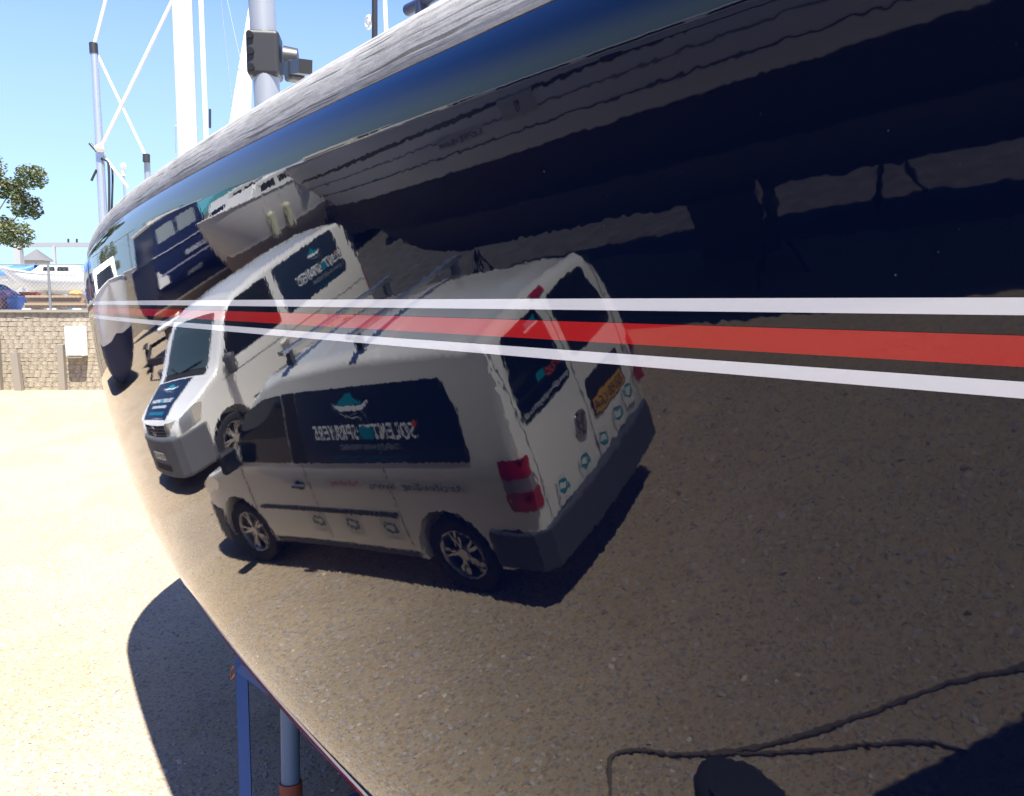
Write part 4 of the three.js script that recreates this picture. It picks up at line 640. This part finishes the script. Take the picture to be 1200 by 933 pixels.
{ // yacht behind, only its spars rise over the rail
  const d = 13, c0 = atDepth(284, 300, d - .6), ld = look(284, 300); const o = { name: 'neighbour_yacht', label: 'yacht standing behind the navy yacht, its white mast rising over the rail', x: c0.x, z: c0.z, turn: Math.atan2(-ld.z, ld.x), len: 6, beam: 2.1, tr: .5, yk: .6, ywl: 1.4, ys: 2.3, rise: .2, top: gel, bottom: navyBottom, keel: [0, 1.4, .2, .05] };
  const b = boat(o), inv = (g) => { b.t0.updateMatrixWorld(); return g.applyMatrix4(b.t0.matrixWorld.clone().invert()); }, wp = std(lin(.84, .84, .83), .4);
  const m0 = atDepth(226.5, 330, d).setY(2.3), m1 = atDepth(226, -700, d); m1.x = m0.x; m1.z = m0.z; part('mast', inv(rod(m0, m1, .148, .148, 24)), wp, b.t0); part('mast_track', inv(bar(m0.clone().add(RT.clone().multiplyScalar(.151)), m1.clone().add(RT.clone().multiplyScalar(.151)), .02, .02, FW)), M.alu, b.t0);
  const n0 = atDepth(248, 330, d + .6).setY(2.3), n1 = n0.clone().setY(10.5); part('furled_sail', inv(rod(n0, n1, .039, .039, 12)), wp, b.t0); part('halyard', inv(rod(atDepth(246, 150, d + .5), atDepth(246, 128, d + .5), .02)), M.blackPlastic, b.t0);
  const s0 = atDepth(279, 175, d + .2), s1 = atDepth(294, 8, d + .2); part('rolled_sail', inv(rod(s0, s1, .20, .035, 20)), wp, b.t0);
  part('stay', inv(rod(atDepth(264, -10, d), atDepth(286, 90, d), .006, .006, 6)), M.alu, b.t0); part('stay', inv(rod(atDepth(258, -10, d), atDepth(274, 140, d), .004, .004, 6)), M.alu, b.t0); part('antenna', inv(join([rod(atDepth(206, 180, d), atDepth(206, 146, d), .008), rod(atDepth(205, 147, d), atDepth(217, 150, d), .008)])), M.alu, b.t0);
  const w = thing('wind_vane', 'small white wind instrument on a pole beyond the toe rail', 'instrument', ...atDepth(146, 230, 24).toArray()); part('pole', rod(V(0, -2.6, 0), V(0, .62, 0), .033), M.alu, w); part('sensor', join([new THREE.SphereGeometry(.09, 12, 8).translate(0, .87, 0), rod(V(0, .6, 0), V(0, .93, 0), .06, .03), rod(V(-.18, .9, 0), V(.15, .93, 0), .022)]), M.white, w);
}
{ // another yacht further off, its grey mizzen and lashings over the rail
  const d = 20, c0 = atDepth(188, 300, d + .5), ld = look(188, 300); const b = boat({ name: 'ketch', label: 'ketch behind the navy yacht, its grey mizzen post tied with white lines', x: c0.x, z: c0.z, turn: Math.atan2(-ld.z, ld.x), len: 6, beam: 2.1, tr: .6, yk: .6, ywl: 1.4, ys: 2.3, rise: .2, top: creamGel, bottom: navyBottom, keel: [0, 1.4, .2, .05] }), inv = (g) => { b.t0.updateMatrixWorld(); return g.applyMatrix4(b.t0.matrixWorld.clone().invert()); };
  const grey = phys(lin(.50, .52, .55), .35, { metalness: .7 });
  // grey post with lashings
  const p0 = atDepth(124, 300, d).setY(2.45), p1 = atDepth(110, 56, d); const post = part('mizzen_post', inv(rod(p0, p1, .125, .08, 20)), grey, b.t0);
  part('davit_arm', inv(rod(p0, c0.clone().setY(2.32), .09, .09, 12)), grey, b.t0);
  part('post_cap', inv(rod(atDepth(110, 63, d), atDepth(109.3, 51, d), .10, .10, 14)), M.blackPlastic, post);
  part('knot', inv(new THREE.SphereGeometry(.13, 12, 10).scale(1, .7, 1).translate(...atDepth(117, 174, d - .05).toArray())), M.rope, post);
  part('cleat', inv(rod(atDepth(105, 168, d), atDepth(113, 177, d), .034)), M.blackPlastic, post); part('cleat', inv(rod(atDepth(113, 199, d), atDepth(107, 212, d), .028)), M.blackPlastic, post);
  part('grab_tube', inv(tube([atDepth(119, 186, d), atDepth(126, 189, d), atDepth(127.5, 200, d), atDepth(128, 250, d)], .03, 20)), M.blackPlastic, b.t0);
  part('grab_tube', inv(tube([atDepth(128, 190, d + .2), atDepth(131, 196, d + .2), atDepth(131, 250, d + .2)], .025, 20)), M.blackPlastic, b.t0);
  for (const [q0, q1, r, e] of [[[110, 54], [127, -12], .038, 0], [[209, -14], [117, 176], .042, .1], [[113, 62], [172, 186], .034, .15], [[121, 182], [150, 220], .034, .1]]) part('lashing', inv(rod(atDepth(...q0, d + e), atDepth(...q1, d - e), r, r, 8)), M.rope, b.t0);
}
{ // saloon car on the upper yard, only its tail shows
  const s = vanShape({ len: 4.2, half: .86, belt: .85, height: 1.45, tumble: .24, frontR: .6, frontIn: .2, rearR: .3, wheelR: .30, archR: .35, axles: [.85, 3.4], top: [[0, .55], [.05, .66], [.3, .78], [1.1, .95], [1.25, 1.0], [1.85, 1.36], [2.2, 1.43], [3.0, 1.42], [3.5, 1.30], [3.95, 1.02], [4.1, .92], [4.17, .8], [4.2, .6]], sill: () => .22, roll: () => .09, crown: () => .025 });
  const q = atDepth(-40, 345, 36); const v = thing('parked_car', 'dull red parked car with red tail lights behind the wire fence', 'car', q.x, WH - .06, q.z, wallTurn + Math.PI - .2); part('body', vanBody(s), phys(lin(.20, .05, .06), .25, { metalness: .3, clearcoat: 1 }), v);
  for (const sg of [1, -1]) { for (const a of s.axles) wheel(v, s, a, sg, 5); part('side_window', patch(round([[1.6, .92], [1.95, 1.28], [3.1, 1.30], [3.45, .95]], .05), (a, c) => toVan(s, a, sg * (s.side(a, c) + .006), c)), P.glass, v); part('tail_light', patch(round(rect(4.02, .68, 4.19, .86), .02), (a, c) => toVan(s, a, sg * (s.side(a, c) + .012), c), .05), P.red, v); }
  part('rear_window', patch(round([[-.58, 3.52], [-.62, 3.92], [.62, 3.92], [.58, 3.52]], .04), (b, a) => toVan(s, a, b, s.top(a) + .012 - .02 * b * b), .1), P.glass, v);
}
{ // crates and drums along the upper yard
  const cols = [[lin(.04, .12, .42), 'blue'], [lin(.42, .05, .04), 'red'], [lin(.30, .31, .32), 'grey'], [lin(.05, .16, .36), 'deep blue']];
  [[14, 36, .9, .7], [36, 37, .7, .9], [78, 38, 1.0, .6], [90, 36, .6, .8]].forEach(([px, dd, w, h], k) => { const q = atDepth(px, 350, dd), t = thing('storage_crate', `${cols[k][1]} plastic storage crate on the upper yard ${['near the red car', 'beside the white motor boat', 'behind the stacked boards', 'by the red drum'][k]}`, 'crate', q.x, WH - .06, q.z, wallTurn + .2 * k, 'crates on the upper yard'); part('tub', rbox(w, h, w * .8, .04, 0, h / 2, 0), std(cols[k][0], .6), t); part('lid', rbox(w + .06, .08, w * .8 + .06, .03, 0, h + .03, 0), std(cols[k][0], .5), t); });
}
{ // hoist gantry and pavilion in the distance
  const d = 52, pale = std(lin(.34, .34, .34), .6), p0 = atDepth(22, 330, d), g = thing('hoist_gantry', 'pale steel boat hoist gantry beyond the upper yard', 'gantry', p0.x, WH - .06, p0.z), rel = (q) => q.translate(-p0.x, -(WH - .06), -p0.z);
  const leg = (px, w) => { const q = atDepth(px, 300, d); return rel(bar(V(q.x, WH - .06, q.z), V(q.x, atDepth(px, 288, d).y, q.z), w, w, RT)); };
  part('leg', leg(22, .40), pale, g); part('leg', leg(64, .14), pale, g); part('leg', leg(150, .40), pale, g); part('beam', rel(bar(atDepth(14, 287, d), atDepth(158, 287, d), .28, .28)), std(lin(.26, .27, .29), .6), g); for (const px of [80, 90]) part('lamp', rel(rod(atDepth(px, 287, d), atDepth(px, 280, d), .06)), M.blackPlastic, g);
  const h0 = atDepth(45, 330, 85), h = thing('pavilion', 'small pavilion with a grey hipped roof beyond the upper yard', 'building', h0.x, WH - .06, h0.z, wallTurn), yt = atDepth(45, 306, 85).y - (WH - .06), yr = atDepth(45, 292, 85).y - (WH - .06);
  const rf = new THREE.ConeGeometry(1.75, yr - yt, 4, 1); rf.rotateY(Math.PI / 4); rf.translate(0, (yr + yt) / 2, 0); part('roof', rf, std(lin(.11, .11, .115), .9), h); part('wall', box(1.7, yt, 1.7, 0, yt / 2, 0), std(lin(.34, .32, .30), .8), h); part('window', box(.7, .8, .02, 0, yt * .6, .86), P.glass, h);
}
// ---------------------------------------------------------------- trees, hill and shed
const leafTones = [lin(.075, .105, .022), lin(.045, .075, .018), lin(.13, .13, .03), lin(.17, .13, .045)].map((c) => phys(c, .85, { side: THREE.DoubleSide, transmission: .25, thickness: 0 }));
function tree(name, label, x, y, z, h, r, seedN, n, sx = 1) {
  seed = seedN; const t = thing(name, label, 'tree', x, y, z), bark = std(lin(.09, .07, .05), .95);
  part('trunk', rod(V(0, 0, 0), V(.1, h * .62, 0), .16, .08, 10), bark, t); const clumps = [];
  for (let k = 0; k < 26; k++) { const a = rnd() * 6.28, e = rr(-.35, 1), rad = r * Math.pow(rnd(), .45); clumps.push([V(Math.cos(a) * rad * Math.sqrt(1 - e * e * .7) * sx, h * .62 + e * r * .8, Math.sin(a) * rad * Math.sqrt(1 - e * e * .7)), rr(.16, .34) * r]); }
  const limbs = []; for (let k = 0; k < 14; k++) limbs.push(rod(V(.05, h * rr(.3, .6), 0), clumps[k][0], .05, .015, 6)); part('limbs', join(limbs), bark, t);
  const geos = leafTones.map(() => []); for (let i = 0; i < n; i++) {
    const [c, cr] = clumps[i % clumps.length], d = V(rnd() - .5, rnd() - .5, rnd() - .5).normalize().multiplyScalar(cr * Math.pow(rnd(), .4)), s = rr(.06, .13), g = new THREE.PlaneGeometry(s, s * .6, 1, 1); g.rotateX(rr(0, 3)); g.rotateY(rr(0, 6)); g.rotateZ(rr(-1, 1)); g.translate(c.x + d.x, c.y + d.y * .8, c.z + d.z); geos[Math.min(3, Math.floor(rnd() * 2.2 + (d.y > 0 ? 1.2 : 0) * rnd() * 1.4))].push(g);
  }
  geos.forEach((l, k) => { if (l.length) { const m = part('crown', mergeGeometries(l), leafTones[k], t); m.userData.kind = 'stuff'; } });
}
{ const q = atDepth(-30, 330, 33); tree('garden_tree', 'yellow green leafy tree overhanging the wire fence', q.x, WH - .06, q.z, 6.2, 3.0, 91, 22000, 1); }
{ const [x, z] = bearing(5.6, 58, -4); tree('round_tree', 'round green tree far beyond the cruiser with the dark blue bottom', x, 2, z, 3.6, 2.0, 17, 6000); const [x2, z2] = bearing(13, 75, -4); tree('round_tree', 'broad green tree beside the teal roofed shed', x2, 0, z2, 5.2, 2.8, 23, 6000); }
{
  const g = grid(80, 8, (u, v) => { const a = lerp(10, 27, u) * Math.PI / 180, d = lerp(130, 210, v), e = smooth(0, .3, u) * (1 - smooth(.6, 1, u)); return V(-d * Math.cos(a), Math.sin(Math.PI * Math.min(1, v * 1.2) / 2 * (v < .83 ? 1 : 1)) * (6.2 + 1.6 * vnoise(u * 14, v * 3, 64)) * e - .2, d * Math.sin(a)); });
  struct('wooded_hill', g, std(lin(.055, .075, .05), .95)).material.side = THREE.DoubleSide;
  const [x, z] = bearing(17.4, 62), s = thing('boat_shed', 'low shed with a teal roof beyond the boats', 'shed', x, 0, z, 1.27); part('wall', box(6, 3.2, 8, 0, 1.6, 0), std(lin(.5, .52, .5), .8), s); const rs = new THREE.Shape([new THREE.Vector2(-3.3, 0), new THREE.Vector2(3.3, 0), new THREE.Vector2(0, 1.1)]); const rg = new THREE.ExtrudeGeometry(rs, { depth: 8.6, bevelEnabled: false }); rg.translate(0, 3.2, -4.3); part('roof', rg, std(lin(.10, .36, .42), .6), s); part('door', box(.05, 2.4, 2.6, 3.03, 1.2, 0), std(lin(.12, .2, .22), .7), s);
}
{ // trailer between the cruiser and the vans
  const t = thing('boat_trailer', 'empty black boat trailer with three white rollers on the gravel', 'trailer', -23.0, 0, 3.4, .25); const blk = std(lin(.02, .02, .022), .6);
  part('frame', join([bar(V(-2, .5, -.7), V(1.2, .5, -.7), .1, .12), bar(V(-2, .5, .7), V(1.2, .5, .7), .1, .12), bar(V(1.2, .5, -.7), V(2.6, .5, 0), .1, .12), bar(V(1.2, .5, .7), V(2.6, .5, 0), .1, .12), bar(V(-1.8, .5, -.7), V(-1.8, .5, .7), .1, .1)]), blk, t);
  for (const sg of [-.85, .85]) { const w = new THREE.TorusGeometry(.24, .09, 10, 28); w.translate(-.7, .33, sg); part('wheel', w, P.rubber, t); part('mudguard', box(.9, .04, .24, -.7, .72, sg), blk, t); } for (const x of [-1.6, -.4, .8]) { part('upright', box(.06, .5, .06, x, .75, .7), blk, t); part('roller', new THREE.CylinderGeometry(.07, .07, .9, 14).rotateX(Math.PI / 2).translate(x, 1.02, .4), M.white, t); }
}
{ // unseen platform added to shade the lower right reflection, and dark shapes drawn as shadows
  const t = thing('added_scaffold', 'unseen aluminium scaffold with timber deck, added beside the navy yacht to cast a shadow', 'scaffold', .35, 0, 1.5, 0), L = (x, y, z) => V(x - .35, y, z - 1.5), H = 1.92;
  const c = [[-.36, 1.94], [-.80, 1.05], [1.2, .85], [1.5, 1.75]]; const sh = new THREE.Shape(c.map(([x, z]) => new THREE.Vector2(x - .35, -(z - 1.5)))); const g = new THREE.ExtrudeGeometry(sh, { depth: .05, bevelEnabled: false }); g.rotateX(-Math.PI / 2); g.translate(0, H, 0); part('deck', g, std(lin(.26, .20, .13), .85), t);
  const ft = [[-.28, 1.82], [-.55, 1.10], [1.1, .95], [1.38, 1.68]]; for (const [x, z] of ft) part('leg', rod(L(x, 0, z), L(x, H, z), .025), M.alu, t);
  for (const y of [.5, 1.2]) for (let k = 0; k < 4; k++) part('brace', rod(L(ft[k][0], y, ft[k][1]), L(ft[(k + 1) % 4][0], y, ft[(k + 1) % 4][1]), .02), M.alu, t);
  const gp = (x, z) => V(x, .016, z); const shadow_line = new THREE.Mesh(tube([gp(-2.42, .02), gp(-2.56, .2), gp(-2.67, .36), gp(-2.58, .47), gp(-2.4, .55), gp(-2.15, .76), gp(-1.95, 1.0), gp(-1.72, 1.34), gp(-1.5, 1.66), gp(-1.2, 1.95), gp(-.8, 2.4)], .012, 160, 8), std(lin(.10, .08, .062), .9)); shadow_line.name = 'shadow_line'; scene.add(shadow_line); tag(shadow_line, 'dark brown tube on the gravel drawn in place of a cable shadow', 'shadow_line');  // dark tube laid where a loose cable would cast its shadow
  const shadow_line2 = new THREE.Mesh(tube([gp(-2.3, .62), gp(-2.05, .80), gp(-1.85, .96), gp(-1.66, 1.12), gp(-1.5, 1.24), gp(-1.3, 1.3)], .010, 100, 8), std(lin(.10, .08, .062), .9)); shadow_line2.name = 'shadow_branch'; scene.add(shadow_line2); tag(shadow_line2, 'dark brown tube on the gravel drawn as the second strand of the cable shadow', 'shadow line');  // second strand of the same cable shadow, modelled as a dark tube
  const shadow_blob = thing('shadow_mound', 'low black mound put in place of a round shadow on the gravel', 'shadow_blob', -2.0, 0, .50, .3), bg = new THREE.SphereGeometry(1, 24, 16), bp = bg.attributes.position; for (let i = 0; i < bp.count; i++) { const y = bp.getY(i), k = 1 + .04 * Math.sin(bp.getX(i) * 7 + bp.getZ(i) * 5); bp.setXYZ(i, bp.getX(i) * .27 * k, Math.max(0, (y + .55) * .05), bp.getZ(i) * .18 * k); } bg.computeVertexNormals(); part('body', bg, std(lin(.015, .016, .018), .85), shadow_blob); part('handle', tube([V(-.1, .06, -.06), V(-.06, .08, -.1), V(.06, .08, -.1), V(.1, .06, -.06)], .012, 24, 8), std(lin(.02, .02, .022), .8), shadow_blob);  // flattened dark mound put where a round shadow lies on the gravel
}

// ---------------------------------------------------------------- finish
scene.traverse((o) => { if (o.isMesh) { o.castShadow = true; o.receiveShadow = true; } });
renderer.render(scene, camera);
